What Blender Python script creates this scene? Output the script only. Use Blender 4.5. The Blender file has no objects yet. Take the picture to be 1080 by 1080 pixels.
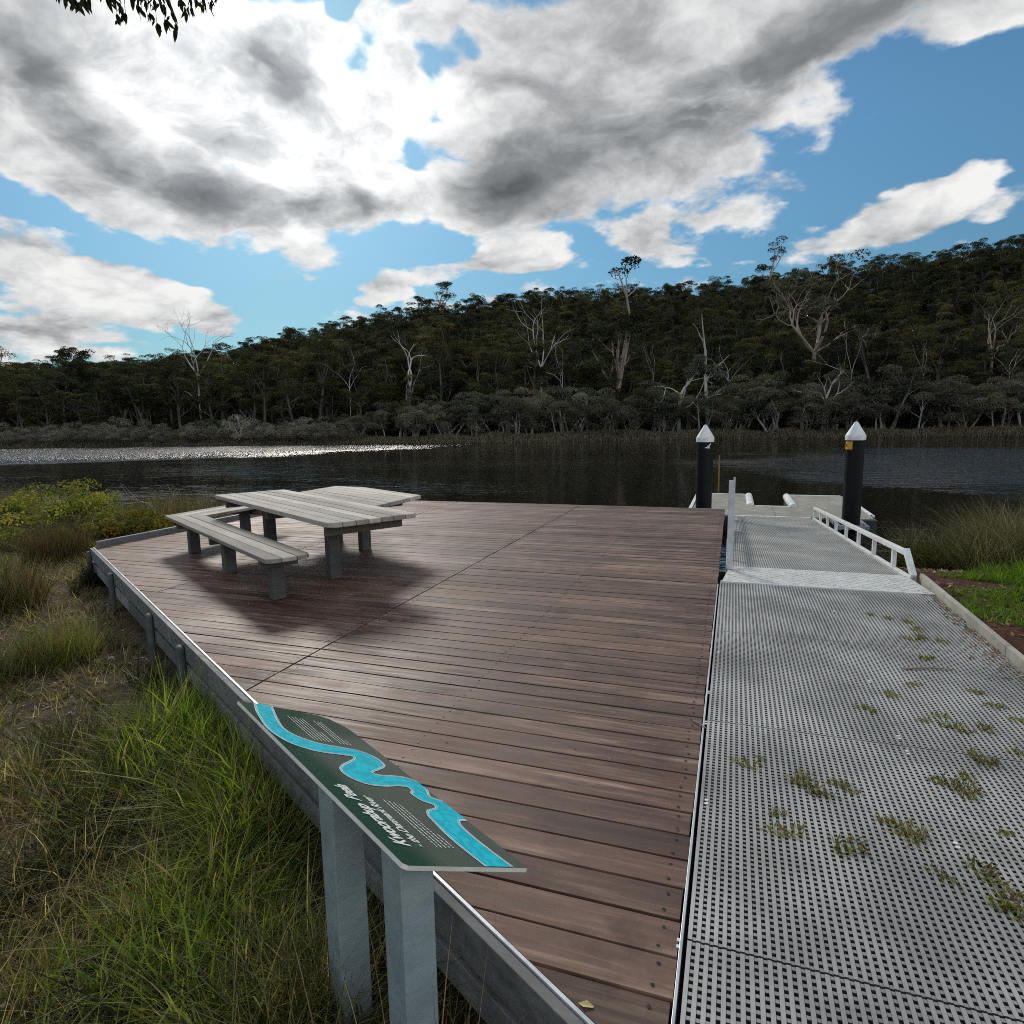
import bpy, bmesh, math, random
import numpy as np
from mathutils import Matrix, Vector

random.seed(7)
RNG = np.random.default_rng(7)
SC = bpy.context.scene
COL = SC.collection
rad = math.radians

# ------------------------------------------------------------------ camera (solved from the photograph)
FPX, CPX, EYE = 665.0, 540.0, 1.6
ROLL = math.atan(.017)
PITCH = math.atan((CPX - (442.5 - .017 * (540 - 775))) * math.cos(ROLL) / FPX)


def cam_basis(yaw):
    F = np.array([0, math.cos(PITCH), -math.sin(PITCH)])
    R = np.array([1, 0, 0.])
    U = np.cross(R, F)
    R2 = math.cos(ROLL) * R - math.sin(ROLL) * U
    U2 = math.sin(ROLL) * R + math.cos(ROLL) * U
    c, s = math.cos(yaw), math.sin(yaw)
    Z = np.array([[c, -s, 0], [s, c, 0], [0, 0, 1]])
    return Z @ R2, Z @ U2, Z @ F


CR, CU, CF = cam_basis(rad(19.41))


def ray(x, y):
    v = CF + CR * (x - CPX) / FPX - CU * (y - CPX) / FPX
    return v / np.linalg.norm(v)


def gp(x, y, z=0.):
    v = ray(x, y)
    t = (z - EYE) / v[2]
    return np.array([0, 0, EYE]) + v * t


def azi(x, y=440):
    v = ray(x, y)
    return math.degrees(math.atan2(v[1], v[0]))


cam = bpy.data.cameras.new('camera')
camo = bpy.data.objects.new('camera', cam)
COL.objects.link(camo)
cam.sensor_width = 36
cam.lens = 36 * FPX / 1080
cam.clip_start = .05
cam.clip_end = 6000
M = Matrix.Identity(4)
for i in range(3):
    M[i][0], M[i][1], M[i][2] = CR[i], CU[i], -CF[i]
M[2][3] = EYE
camo.matrix_world = M
SC.camera = camo
SC.view_settings.view_transform = 'Standard'
SC.view_settings.look = 'None'
SC.view_settings.exposure = .65
SC.view_settings.gamma = 1
SC.cycles.max_bounces = 6
SC.cycles.transparent_max_bounces = 4
SC.cycles.caustics_reflective = False
SC.cycles.caustics_refractive = False
SC.cycles.sample_clamp_indirect = 4
SC.cycles.filter_width = 1.0
SC.cycles.use_denoising = False


# ------------------------------------------------------------------ object helpers
def tag(o, label=None, cat=None, group=None, kind=None):
    if label: o['label'] = label
    if cat: o['category'] = cat
    if group: o['group'] = group
    if kind: o['kind'] = kind
    return o


def empty(name, loc=(0, 0, 0), rz=0):
    o = bpy.data.objects.new(name, None)
    o.empty_display_size = .2
    COL.objects.link(o)
    o.location = loc
    o.rotation_euler = (0, 0, rz)
    return o


def np_data(name, V, Q=None, T=None, mats=(), col=None, mi=None, smooth=False):
    V = np.asarray(V, dtype=np.float32).reshape(-1, 3)
    Q = np.zeros((0, 4), np.int32) if Q is None else np.asarray(Q, np.int32).reshape(-1, 4)
    T = np.zeros((0, 3), np.int32) if T is None else np.asarray(T, np.int32).reshape(-1, 3)
    me = bpy.data.meshes.new(name)
    me.vertices.add(len(V))
    me.vertices.foreach_set('co', V.ravel())
    nl = Q.size + T.size
    me.loops.add(nl)
    me.loops.foreach_set('vertex_index', np.concatenate([Q.ravel(), T.ravel()]))
    me.polygons.add(len(Q) + len(T))
    st = np.concatenate([np.arange(len(Q)) * 4, Q.size + np.arange(len(T)) * 3]).astype(np.int32)
    me.polygons.foreach_set('loop_start', st)
    if mi is not None:
        me.polygons.foreach_set('material_index', np.asarray(mi, np.int32))
    me.polygons.foreach_set('use_smooth', np.full(len(Q) + len(T), bool(smooth)))
    me.update(calc_edges=True)
    if col is not None:
        a = me.attributes.new('col', 'FLOAT_COLOR', 'POINT')
        c = np.ones((len(V), 4), np.float32)
        c[:, :3] = col
        a.data.foreach_set('color', c.ravel())
    for m in mats:
        me.materials.append(m)
    return me


def link(name, me, parent=None):
    o = bpy.data.objects.new(name, me)
    COL.objects.link(o)
    if parent: o.parent = parent
    return o


class MB:
    """collects boxes, prisms, tubes into one mesh"""
    def __init__(s):
        s.v, s.f, s.mi, s.c = [], [], [], []
        s.m = 0
        s.cc = (1, 1, 1)

    def add(s, vs, fs):
        n = len(s.v)
        s.v += [tuple(v) for v in vs]
        s.c += [s.cc] * len(vs)
        for f in fs:
            s.f.append([i + n for i in f])
            s.mi.append(s.m)

    def box(s, x0, x1, y0, y1, z0, z1):
        s.prism([(x0, y0), (x1, y0), (x1, y1), (x0, y1)], z0, z1)

    def prism(s, poly, z0, z1):
        """vertical prism; z0,z1 scalars or per-vertex lists"""
        n = len(poly)
        a = sum(poly[i][0] * poly[(i + 1) % n][1] - poly[(i + 1) % n][0] * poly[i][1] for i in range(n))
        if a < 0:
            poly = poly[::-1]
            if hasattr(z0, '__len__'): z0 = z0[::-1]
            if hasattr(z1, '__len__'): z1 = z1[::-1]
        Z0 = z0 if hasattr(z0, '__len__') else [z0] * n
        Z1 = z1 if hasattr(z1, '__len__') else [z1] * n
        vs = [(p[0], p[1], z) for p, z in zip(poly, Z0)] + [(p[0], p[1], z) for p, z in zip(poly, Z1)]
        fs = [list(range(n))[::-1], list(range(n, 2 * n))] + [[i, (i + 1) % n, n + (i + 1) % n, n + i] for i in range(n)]
        s.add(vs, fs)

    def bar(s, a, b, w, h, up=(0, 0, 1)):
        a, b = Vector(a), Vector(b)
        d = (b - a).normalized()
        sx = d.cross(Vector(up)).normalized()
        u = sx.cross(d)
        vs = []
        for p in (a, b):
            for i, j in ((-1, -1), (1, -1), (1, 1), (-1, 1)):
                vs.append(p + sx * (i * w / 2) + u * (j * h / 2))
        s.add(vs, [[3, 2, 1, 0], [4, 5, 6, 7], [0, 1, 5, 4], [1, 2, 6, 5], [2, 3, 7, 6], [3, 0, 4, 7]])

    def lathe(s, prof, cx, cy, n=32):
        vs, fs = [], []
        for r, z in prof:
            for k in range(n):
                a = 2 * math.pi * k / n
                vs.append((cx + r * math.cos(a), cy + r * math.sin(a), z))
        for i in range(len(prof) - 1):
            for k in range(n):
                k2 = (k + 1) % n
                fs.append([i * n + k, i * n + k2, (i + 1) * n + k2, (i + 1) * n + k])
        fs.append(list(range(n))[::-1])
        fs.append([(len(prof) - 1) * n + k for k in range(n)])
        s.add(vs, fs)

    def tube(s, pts, rs, n=6):
        V, Q = tube_np(np.array(pts, float), np.array(rs, float), n)
        s.add([tuple(v) for v in V], [list(q) for q in Q])

    def build(s, name, mats, parent=None, bevel=0, smooth=False):
        me = bpy.data.meshes.new(name)
        me.from_pydata(s.v, [], s.f)
        for m in (mats if isinstance(mats, (list, tuple)) else [mats]):
            me.materials.append(m)
        me.polygons.foreach_set('material_index', s.mi)
        if smooth:
            me.polygons.foreach_set('use_smooth', [True] * len(s.f))
        a = me.attributes.new('col', 'FLOAT_COLOR', 'POINT')
        c = np.ones((len(s.v), 4), np.float32)
        c[:, :3] = s.c
        a.data.foreach_set('color', c.ravel())
        me.update()
        o = link(name, me, parent)
        if bevel:
            b = o.modifiers.new('bevel', 'BEVEL')
            b.width = bevel
            b.segments = 2
            b.limit_method = 'ANGLE'
            b.angle_limit = rad(40)
            b.harden_normals = False
        if smooth:
            try:
                me.set_sharp_from_angle(angle=rad(35))
            except Exception:
                pass
        return o


def tube_np(P, R, n=6):
    """tube along polyline P with radii R -> verts, quads"""
    P = np.asarray(P, float)
    k = len(P)
    D = np.gradient(P, axis=0)
    D /= np.linalg.norm(D, axis=1, keepdims=True) + 1e-9
    ref = np.where(np.abs(D[:, 2:3]) > .9, np.array([[1., 0, 0]]), np.array([[0, 0, 1.]]))
    ref = np.array([1., .13, 0]) if abs(D[:, 2]).mean() > .6 else np.array([0, 0, 1.])
    S = np.cross(D, ref)
    S /= np.linalg.norm(S, axis=1, keepdims=True) + 1e-9
    U = np.cross(S, D)
    a = np.linspace(0, 2 * np.pi, n, endpoint=False)
    V = P[:, None] + R[:, None, None] * (S[:, None] * np.cos(a)[None, :, None] + U[:, None] * np.sin(a)[None, :, None])
    V = V.reshape(-1, 3)
    Q = []
    for i in range(k - 1):
        for j in range(n):
            j2 = (j + 1) % n
            Q.append((i * n + j2, i * n + j, (i + 1) * n + j, (i + 1) * n + j2))
    return V, np.array(Q, np.int32)


# ------------------------------------------------------------------ material helpers
class NT:
    def __init__(s, nt):
        s.t = nt
        s.n = nt.nodes
        s.l = nt.links

    def new(s, typ, **kw):
        n = s.n.new(typ)
        for k, v in kw.items():
            setattr(n, k, v)
        return n

    def put(s, sock, v):
        if isinstance(v, bpy.types.NodeSocket):
            s.l.new(v, sock)
        elif v is not None:
            try:
                sock.default_value = v
            except Exception:
                sock.default_value = (*v, 1)

    def math(s, op, a, b=None, c=None, clamp=False):
        n = s.new('ShaderNodeMath', operation=op, use_clamp=clamp)
        s.put(n.inputs[0], a)
        if b is not None: s.put(n.inputs[1], b)
        if c is not None: s.put(n.inputs[2], c)
        return n.outputs[0]

    def vmath(s, op, a, b=None, out=0):
        n = s.new('ShaderNodeVectorMath', operation=op)
        s.put(n.inputs[0], a)
        if b is not None: s.put(n.inputs[1], b)
        return n.outputs[out]

    def noise(s, vec, scale=5., detail=4., rough=.55, dist=0., out=0):
        n = s.new('ShaderNodeTexNoise')
        if vec is not None: s.put(n.inputs['Vector'], vec)
        n.inputs['Scale'].default_value = scale
        n.inputs['Detail'].default_value = detail
        n.inputs['Roughness'].default_value = rough
        n.inputs['Distortion'].default_value = dist
        return n.outputs[out]

    def ramp(s, fac, stops, interp='LINEAR'):
        n = s.new('ShaderNodeValToRGB')
        n.color_ramp.interpolation = interp
        e = n.color_ramp.elements
        while len(e) < len(stops): e.new(.5)
        for el, (p, c) in zip(e, stops):
            el.position = p
            el.color = (c, c, c, 1) if not hasattr(c, '__len__') else (*c, 1)
        s.put(n.inputs[0], fac)
        return n.outputs[0]

    def mix(s, fac, a, b, mode='MIX'):
        n = s.new('ShaderNodeMix', data_type='RGBA', blend_type=mode)
        s.put(n.inputs[0], fac)
        s.put(n.inputs[6], a)
        s.put(n.inputs[7], b)
        return n.outputs[2]

    def mapr(s, v, a, b, c=0., d=1., smooth=True):
        n = s.new('ShaderNodeMapRange', interpolation_type='SMOOTHSTEP' if smooth else 'LINEAR')
        s.put(n.inputs[0], v)
        for i, q in enumerate((a, b, c, d)):
            s.put(n.inputs[i + 1], q)
        return n.outputs[0]

    def mapping(s, vec, scale=(1, 1, 1), loc=(0, 0, 0), rot=(0, 0, 0), typ='POINT'):
        n = s.new('ShaderNodeMapping', vector_type=typ)
        s.put(n.inputs['Vector'], vec)
        n.inputs['Location'].default_value = loc
        n.inputs['Rotation'].default_value = rot
        n.inputs['Scale'].default_value = scale
        return n.outputs[0]

    def bump(s, h, strength=.3, dist=.01):
        n = s.new('ShaderNodeBump')
        s.put(n.inputs['Strength'], strength)
        s.put(n.inputs['Distance'], dist)
        s.put(n.inputs['Height'], h)
        return n.outputs[0]


def mat(name):
    m = bpy.data.materials.new(name)
    m.use_nodes = True
    t = NT(m.node_tree)
    t.n.clear()
    out = t.new('ShaderNodeOutputMaterial')
    return m, t, out


def pbsdf(t, out, base, rough=.6, metal=0., normal=None, spec=.5, coat=0):
    b = t.new('ShaderNodeBsdfPrincipled')
    t.put(b.inputs['Base Color'], base)
    t.put(b.inputs['Roughness'], rough)
    t.put(b.inputs['Metallic'], metal)
    t.put(b.inputs['Specular IOR Level'], spec)
    if normal is not None: t.put(b.inputs['Normal'], normal)
    t.l.new(b.outputs[0], out.inputs[0])
    return b


def simple(name, c, rough=.6, metal=0., var=.25, scale=8., bump=.15, spec=.5, dirt=None):
    m, t, out = mat(name)
    co = t.new('ShaderNodeTexCoord').outputs['Object']
    n1 = t.noise(co, scale, 5, .6)
    f = t.mapr(n1, .3, .7, 1 - var, 1 + var)
    base = t.mix(1., c, f, 'MULTIPLY')
    if dirt:
        n2 = t.noise(co, scale * .35, 6, .7)
        base = t.mix(t.mapr(n2, .5, .72, 0, .75), base, dirt)
    nb = t.noise(co, scale * 6, 4, .6)
    pbsdf(t, out, base, t.mapr(n1, .3, .7, rough - .08, rough + .08), metal, t.bump(nb, bump, .01), spec)
    return m


def foliage_mat(name, tint=(1, 1, 1), trans=.45, rough=.55, spec=.3, glow=(1.25, 1.3, .6)):
    m, t, out = mat(name)
    a = t.new('ShaderNodeAttribute', attribute_name='col')
    c = t.mix(1., a.outputs['Color'], tint, 'MULTIPLY')
    oi = t.new('ShaderNodeObjectInfo')
    c = t.mix(1., c, t.mapr(oi.outputs['Random'], 0, 1, .72, 1.3, False), 'MULTIPLY')
    d = t.new('ShaderNodeBsdfPrincipled')
    t.put(d.inputs['Base Color'], c)
    d.inputs['Roughness'].default_value = rough
    d.inputs['Specular IOR Level'].default_value = spec
    tr = t.new('ShaderNodeBsdfTranslucent')
    t.put(tr.inputs[0], t.mix(1., c, glow, 'MULTIPLY'))
    mx = t.new('ShaderNodeMixShader')
    mx.inputs[0].default_value = trans
    t.l.new(d.outputs[0], mx.inputs[1])
    t.l.new(tr.outputs[0], mx.inputs[2])
    t.l.new(mx.outputs[0], out.inputs[0])
    return m


def bark_mat(name, c1, c2, scale=.8):
    m, t, out = mat(name)
    co = t.new('ShaderNodeTexCoord').outputs['Object']
    n = t.noise(t.mapping(co, (1, 1, .25)), scale, 5, .65)
    base = t.mix(t.mapr(n, .38, .62), c1, c2)
    pbsdf(t, out, base, .85, 0, t.bump(t.noise(t.mapping(co, (1, 1, .2)), scale * 8, 4), .5, .05), .2)
    return m


# timber decking
def timber(name, c_dark, c_mid, c_pale, axis=0, rough=(.42, .7), attr=True, fine=1., blot=.5, spec=.5, contrast=1.):
    m, t, out = mat(name)
    co = t.new('ShaderNodeTexCoord').outputs['Object']
    at = t.new('ShaderNodeAttribute', attribute_name='col').outputs['Color'] if attr else None
    if attr:
        off = t.vmath('MULTIPLY', at, (37., 11., 5.))
        cv = t.vmath('ADD', co, off)
    else:
        cv = co
    sc = (1.2, 22, 22) if axis == 0 else (22, 1.2, 22)
    g1 = t.noise(t.mapping(cv, sc), 1.6 * fine, 6, .62, .35)
    sc2 = (.9, 5, 5) if axis == 0 else (5, .9, 5)
    g2 = t.noise(t.mapping(cv, sc2), 1.1 * fine, 4, .6, .8)
    big = t.noise(co, .55, 4, .6)
    med = t.noise(co, 2.6, 5, .65)
    f = t.math('ADD', t.math('MULTIPLY', g1, .55), t.math('MULTIPLY', g2, .45))
    f = t.math('ADD', t.math('MULTIPLY', t.math('SUBTRACT', f, .5), contrast), .5)
    base = t.ramp(f, [(.33, c_dark), (.52, c_mid), (.72, c_pale)])
    # weathering blotches and foot traffic
    base = t.mix(t.mapr(big, .35, .68, 0, blot), base, t.mix(.5, base, c_pale))
    base = t.mix(t.mapr(med, .52, .72, 0, .6), base, c_dark)
    base = t.mix(t.mapr(t.noise(t.mapping(cv, sc2), 3.5, 6, .7), .62, .74, 0, .55), base, c_pale)
    if attr:
        sep = t.new('ShaderNodeSeparateColor')
        t.l.new(at, sep.inputs[0])
        base = t.mix(1., base, t.mapr(sep.outputs[0], 0, 2, .60, 2.3, False), 'MULTIPLY')
        base = t.mix(t.math('MULTIPLY', sep.outputs[2], .22), base, (.21, .105, .075))
    r = t.mapr(t.math('ADD', t.math('MULTIPLY', g1, .5), t.math('MULTIPLY', big, .5)), .35, .65, rough[0], rough[1])
    pbsdf(t, out, base, r, 0, t.bump(g1, .55, .006), spec)
    return m


M_deck = timber('deck_timber', (.034, .019, .014), (.120, .062, .043), (.34, .235, .175), 0, (.45, .75), spec=.32, contrast=1.45, blot=.6)
M_screw = simple('screw_steel', (.02, .018, .016), .5, .3)
M_grey = timber('weathered_grey_timber', (.085, .085, .085), (.17, .17, .168), (.28, .275, .265), 0, (.55, .8), fine=.8)
M_epost = timber('dark_grey_post_timber', (.04, .045, .045), (.085, .092, .095), (.15, .16, .16), 1, (.6, .8), fine=.6)
M_post = timber('grey_painted_timber', (.19, .235, .245), (.25, .305, .31), (.30, .35, .35), 1, (.5, .7), fine=.5, blot=.2)
M_table = timber('silver_grey_table_timber', (.25, .22, .18), (.43, .385, .325), (.58, .53, .455), 0, (.65, .85), spec=.3)
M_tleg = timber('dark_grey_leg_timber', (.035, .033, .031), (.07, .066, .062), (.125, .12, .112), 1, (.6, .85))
M_alu = simple('pale_aluminium', (.62, .63, .64), .42, .35, .12, 6, .05)
M_white = simple('white_plastic_trim', (.78, .78, .75), .5, 0, .1, 6, .05, dirt=(.45, .44, .40))
M_grate = simple('grey_fibreglass_grating', (.40, .395, .375), .65, 0, .35, 1.3, .05, dirt=(.24, .23, .21), spec=.35)
M_cross = simple('dull_grating_cross_bars', (.33, .325, .305), .7, 0, .35, 1.3, .05, dirt=(.19, .185, .165), spec=.3)
M_holeshade = simple('shade_painted_grating_sides', (.055, .055, .05), .85, 0, .3, 9)  # bar side walls: the shade inside the holes is painted as a dark colour
M_gang = simple('pale_gangway_grating', (.44, .43, .39), .5, 0, .22, 1.1, .05, dirt=(.33, .32, .28))
M_kerb = simple('pale_concrete_kerb', (.40, .37, .31), .85, 0, .22, 5, .3, dirt=(.30, .27, .22))
M_pont = simple('sandy_pontoon_decking', (.34, .315, .265), .85, 0, .18, 3, .2, dirt=(.24, .22, .185), spec=.25)
M_float = simple('dark_float', (.05, .05, .052), .7)
M_sleeve = simple('black_pile_sleeve', (.004, .0042, .006), .5, 0, .2, 10, .05, .25)
M_cap = simple('white_pile_cap', (.80, .80, .79), .5, 0, .06, 10, .05, dirt=(.50, .50, .46))
M_orange = simple('orange_sticker', (.75, .36, .03), .5, 0, .05)
M_black = simple('black_ink', (.01, .01, .01), .6)
M_brownstake = simple('brown_stake_timber', (.22, .13, .06), .8)
M_galv = simple('galvanised_steel', (.40, .42, .44), .4, .5, .2)
M_dead = bark_mat('bleached_bark', (.62, .60, .56), (.33, .31, .285))
M_karri = bark_mat('salmon_grey_bark', (.44, .33, .26), (.26, .215, .18), .5)
M_bark = bark_mat('grey_brown_bark', (.13, .115, .10), (.055, .05, .045))
M_paper = bark_mat('pale_paperbark', (.42, .39, .35), (.19, .17, .155))
M_leafE = foliage_mat('eucalypt_leaves', trans=.24, spec=.08, rough=.75, glow=(1.2, 1.1, .6))
M_leafB = foliage_mat('bush_leaves', trans=.38, spec=.12, rough=.7, glow=(1.2, 1.2, .65))
M_grassm = foliage_mat('grass_blades', trans=.6, rough=.5)
M_sedgem = foliage_mat('sedge_blades', trans=.45, rough=.6, glow=(1.05, 1.0, .7))
M_litter = foliage_mat('dry_leaves', trans=.2, rough=.8)

# ------------------------------------------------------------------ terrain
SHORE = [(0, 900), (10, 420), (25, 215), (45, 132), (60, 105), (71, 96), (84, 90.5), (96, 90), (107, 86), (116, 87.5),
         (125, 95), (133.6, 104), (148, 129), (161, 165), (170, 300), (180, 900)]
RIDGE = [(20, .09), (40, .14), (60, .195), (71.4, .228), (75.7, .222), (81.8, .220), (88.6, .225), (99, .217),
         (107, .214), (118, .192), (126, .160), (135.6, .113), (147.5, .090), (160, .082), (178, .05)]


def interp(tab, x):
    return np.interp(x, [p[0] for p in tab], [p[1] for p in tab])


def sstep(a, b, x):
    t = np.clip((x - a) / (b - a), 0, 1)
    return t * t * (3 - 2 * t)


def vnoise(x, y, s, seed=0):
    """cheap smooth value noise"""
    X, Y = np.asarray(x) / s, np.asarray(y) / s
    xi, yi = np.floor(X).astype(np.int64), np.floor(Y).astype(np.int64)
    fx, fy = X - xi, Y - yi
    fx, fy = fx * fx * (3 - 2 * fx), fy * fy * (3 - 2 * fy)

    def h(i, j):
        n = (i * 374761393 + j * 668265263 + seed * 982451653) & 0x7fffffff
        n = ((n ^ (n >> 13)) * 1274126177) & 0x7fffffff
        return (n & 0xffff) / 65535.0
    return (h(xi, yi) * (1 - fx) + h(xi + 1, yi) * fx) * (1 - fy) + (h(xi, yi + 1) * (1 - fx) + h(xi + 1, yi + 1) * fx) * fy


def near_shore(x):
    x = np.asarray(x, float)
    return 12.6 + 1.0 * sstep(2.5, 9, x) + np.where(x > 9, (x - 9) * .05, 0) + .9 * (vnoise(x, 0 * x, 4., 3) - .5) + 1.2 * sstep(-8, -13, x) + 3.0 * sstep(-40, -120, x)


def ground_z(x, y):
    x, y = np.asarray(x, float), np.asarray(y, float)
    r = np.hypot(x, y)
    az = np.degrees(np.arctan2(y, x))
    d = near_shore(x) - y
    zl = -.44 + .05 * (vnoise(x, y, 1.1, 1) - .5) + .07 * (vnoise(x, y, 3.1, 2) - .5)
    zr = -.10 + .05 * (vnoise(x, y, .9, 4) - .5) + .05 * (vnoise(x, y, 2.3, 5) - .5) - .03 * np.clip(y - 6, 0, 3)
    zm = -.34
    z = zl + (zm - zl) * sstep(-.9, -.2, x)
    z = z + (zr - z) * sstep(1.86, 2.05, x)
    z = z + .6 * sstep(0, -60, y) + .8 * sstep(-20, -60, -np.abs(x)) * 0
    zn = -1.9 + (z + 1.9) * sstep(-2.2, 4.6, d)
    # far side
    rs = interp(SHORE, np.clip(az, 0, 180))
    T = interp(RIDGE, np.clip(az, 20, 178))
    rc = rs + 135
    crest = np.maximum(T * rc - 13.5, 2)
    e = r - rs
    zf = -1.15 + .75 * sstep(-.5, 2.0, e) + .4 * sstep(2, 14, e) + crest * sstep(8, 150, e) * 1.0
    zf = zf + 2.4 * (vnoise(x, y, 31., 8) - .5) * sstep(25, 70, e)
    zfar = np.where(e > -6, -2.4 + (zf + 2.4) * sstep(-6, .0, e), -2.4)
    return np.where((y > 4) & (e > -6), np.maximum(zfar, -2.4), np.where(d > -2.2, zn, -2.4))


def build_ground():
    radii = [0.0]
    r = .25
    while r < 2500:
        radii.append(r)
        r *= 1.03 if r < 20 else (1.05 if r < 80 else 1.035 if r < 300 else 1.15)
    radii = np.array(radii[1:])
    na = 420
    a = np.linspace(0, 2 * np.pi, na, endpoint=False)
    X = (radii[:, None] * np.cos(a)).ravel()
    Y = (radii[:, None] * np.sin(a)).ravel()
    Z = ground_z(X, Y)
    V = np.concatenate([np.stack([X, Y, Z], 1), [[0, 0, ground_z(0., 0.)]]])
    i = np.arange(len(radii) - 1)[:, None] * na
    j = np.arange(na)[None]
    j2 = (j + 1) % na
    Q = np.stack([i + j, i + na + j, i + na + j2, i + j2], -1).reshape(-1, 4)
    c = len(V) - 1
    T = np.stack([np.full(na, c), np.arange(na), (np.arange(na) + 1) % na], 1)
    m, t, out = mat('earth')
    co = t.new('ShaderNodeTexCoord').outputs['Object']
    n1 = t.noise(co, .8, 6, .65)
    n2 = t.noise(co, 5, 6, .7)
    n3 = t.noise(co, 22, 5, .7)
    sep = t.new('ShaderNodeSeparateXYZ')
    t.l.new(co, sep.inputs[0])
    left = t.ramp(n2, [(.3, (.035, .028, .018)), (.55, (.11, .085, .05)), (.75, (.24, .19, .12))])
    left = t.mix(t.mapr(n1, .45, .62), left, t.ramp(n3, [(.35, (.09, .07, .045)), (.7, (.33, .26, .18))]))
    right = t.ramp(n3, [(.3, (.04, .018, .011)), (.55, (.12, .05, .03)), (.75, (.26, .15, .10))])
    right = t.mix(t.mapr(n1, .42, .6, 0, .7), right, t.ramp(n2, [(.3, (.03, .018, .012)), (.7, (.085, .045, .03))]))
    base = t.mix(t.mapr(sep.outputs[0], 1.5, 2.0), left, right)
    far = t.ramp(n1, [(.3, (.02, .022, .013)), (.7, (.045, .042, .025))])
    base = t.mix(t.mapr(sep.outputs[1], 20, 40), base, far)
    pbsdf(t, out, base, .95, 0, t.bump(t.math('ADD', n2, t.math('MULTIPLY', n3, .6)), .9, .05), .15)
    o = link('ground', np_data('ground', V, Q, T, [m], smooth=True))
    tag(o, kind='structure')


build_ground()


def build_river():
    m, t, out = mat('river_water')
    co = t.new('ShaderNodeTexCoord').outputs['Object']
    big = t.noise(t.mapping(co, (.035, .09, 1), rot=(0, 0, rad(-8))), 1., 3, .5)
    calm = t.mapr(big, .42, .70, .08, .24)
    # two catspaws where the breeze reaches the water
    wob = t.vmath('ADD', co, t.vmath('MULTIPLY', t.vmath('SUBTRACT', t.noise(co, .09, 4, .6, 0, 1), (.5, .5, .5)), (26, 16, 0)))
    for (cx_, cy_), (sx_, sy_), k in (((-98, 56), (80, 42), 6.0), ((24, 42), (30, 26), 1.2), ((-50, 69), (50, 7), .40)):
        g = t.new('ShaderNodeTexGradient', gradient_type='SPHERICAL')
        t.put(g.inputs[0], t.mapping(wob, (sx_, sy_, 50), (cx_, cy_, -1), (0, 0, rad(20 if cx_ < 0 else 0)), 'TEXTURE'))
        if cx_ < -90: ruff = t.mapr(g.outputs[1], .08, .5)
        calm = t.math('MAXIMUM', calm, t.math('MULTIPLY', t.mapr(g.outputs[1], 0, .6), k))
    w1 = t.noise(t.mapping(co, (.55, 1.25, 1), rot=(0, 0, rad(-25))), 1.6, 4, .55, .4)
    w2 = t.noise(t.mapping(co, (.8, 1.5, 1), rot=(0, 0, rad(15))), 5.5, 3, .5)
    h = t.math('ADD', t.math('MULTIPLY', w1, 1.), t.math('MULTIPLY', w2, .22))
    b = pbsdf(t, out, (.010, .008, .006), t.math('ADD', .03, t.math('MULTIPLY', ruff, .26)), 0, t.bump(t.math('MULTIPLY', h, calm), .9, .2), .5)
    b.inputs['IOR'].default_value = 1.333
    V = [(-2600, 4, -1.0), (2600, 4, -1.0), (2600, 1500, -1.0), (-2600, 1500, -1.0)]
    # keep the sheet inside the river corridor
    o = link('river', np_data('river', V, [[0, 1, 2, 3]], None, [m]))
    tag(o, kind='structure')


build_river()


# ------------------------------------------------------------------ the deck
TAN = .5878
def x_left(y):                                   # diagonal near-left edge of the deck
    return -.32 - (y - 1.46) / TAN


E1 = np.array([-math.cos(math.atan(TAN)), math.sin(math.atan(TAN))])     # along the diagonal edge, to the far left
N1 = np.array([-E1[1], E1[0]]) * 1.0
if N1[1] > 0: N1 = -N1                                                   # outward (towards the grass)
XR, YF, XL = -.115, 11.88, -8.2
JOINTS = [-5.37, -2.79]


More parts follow.
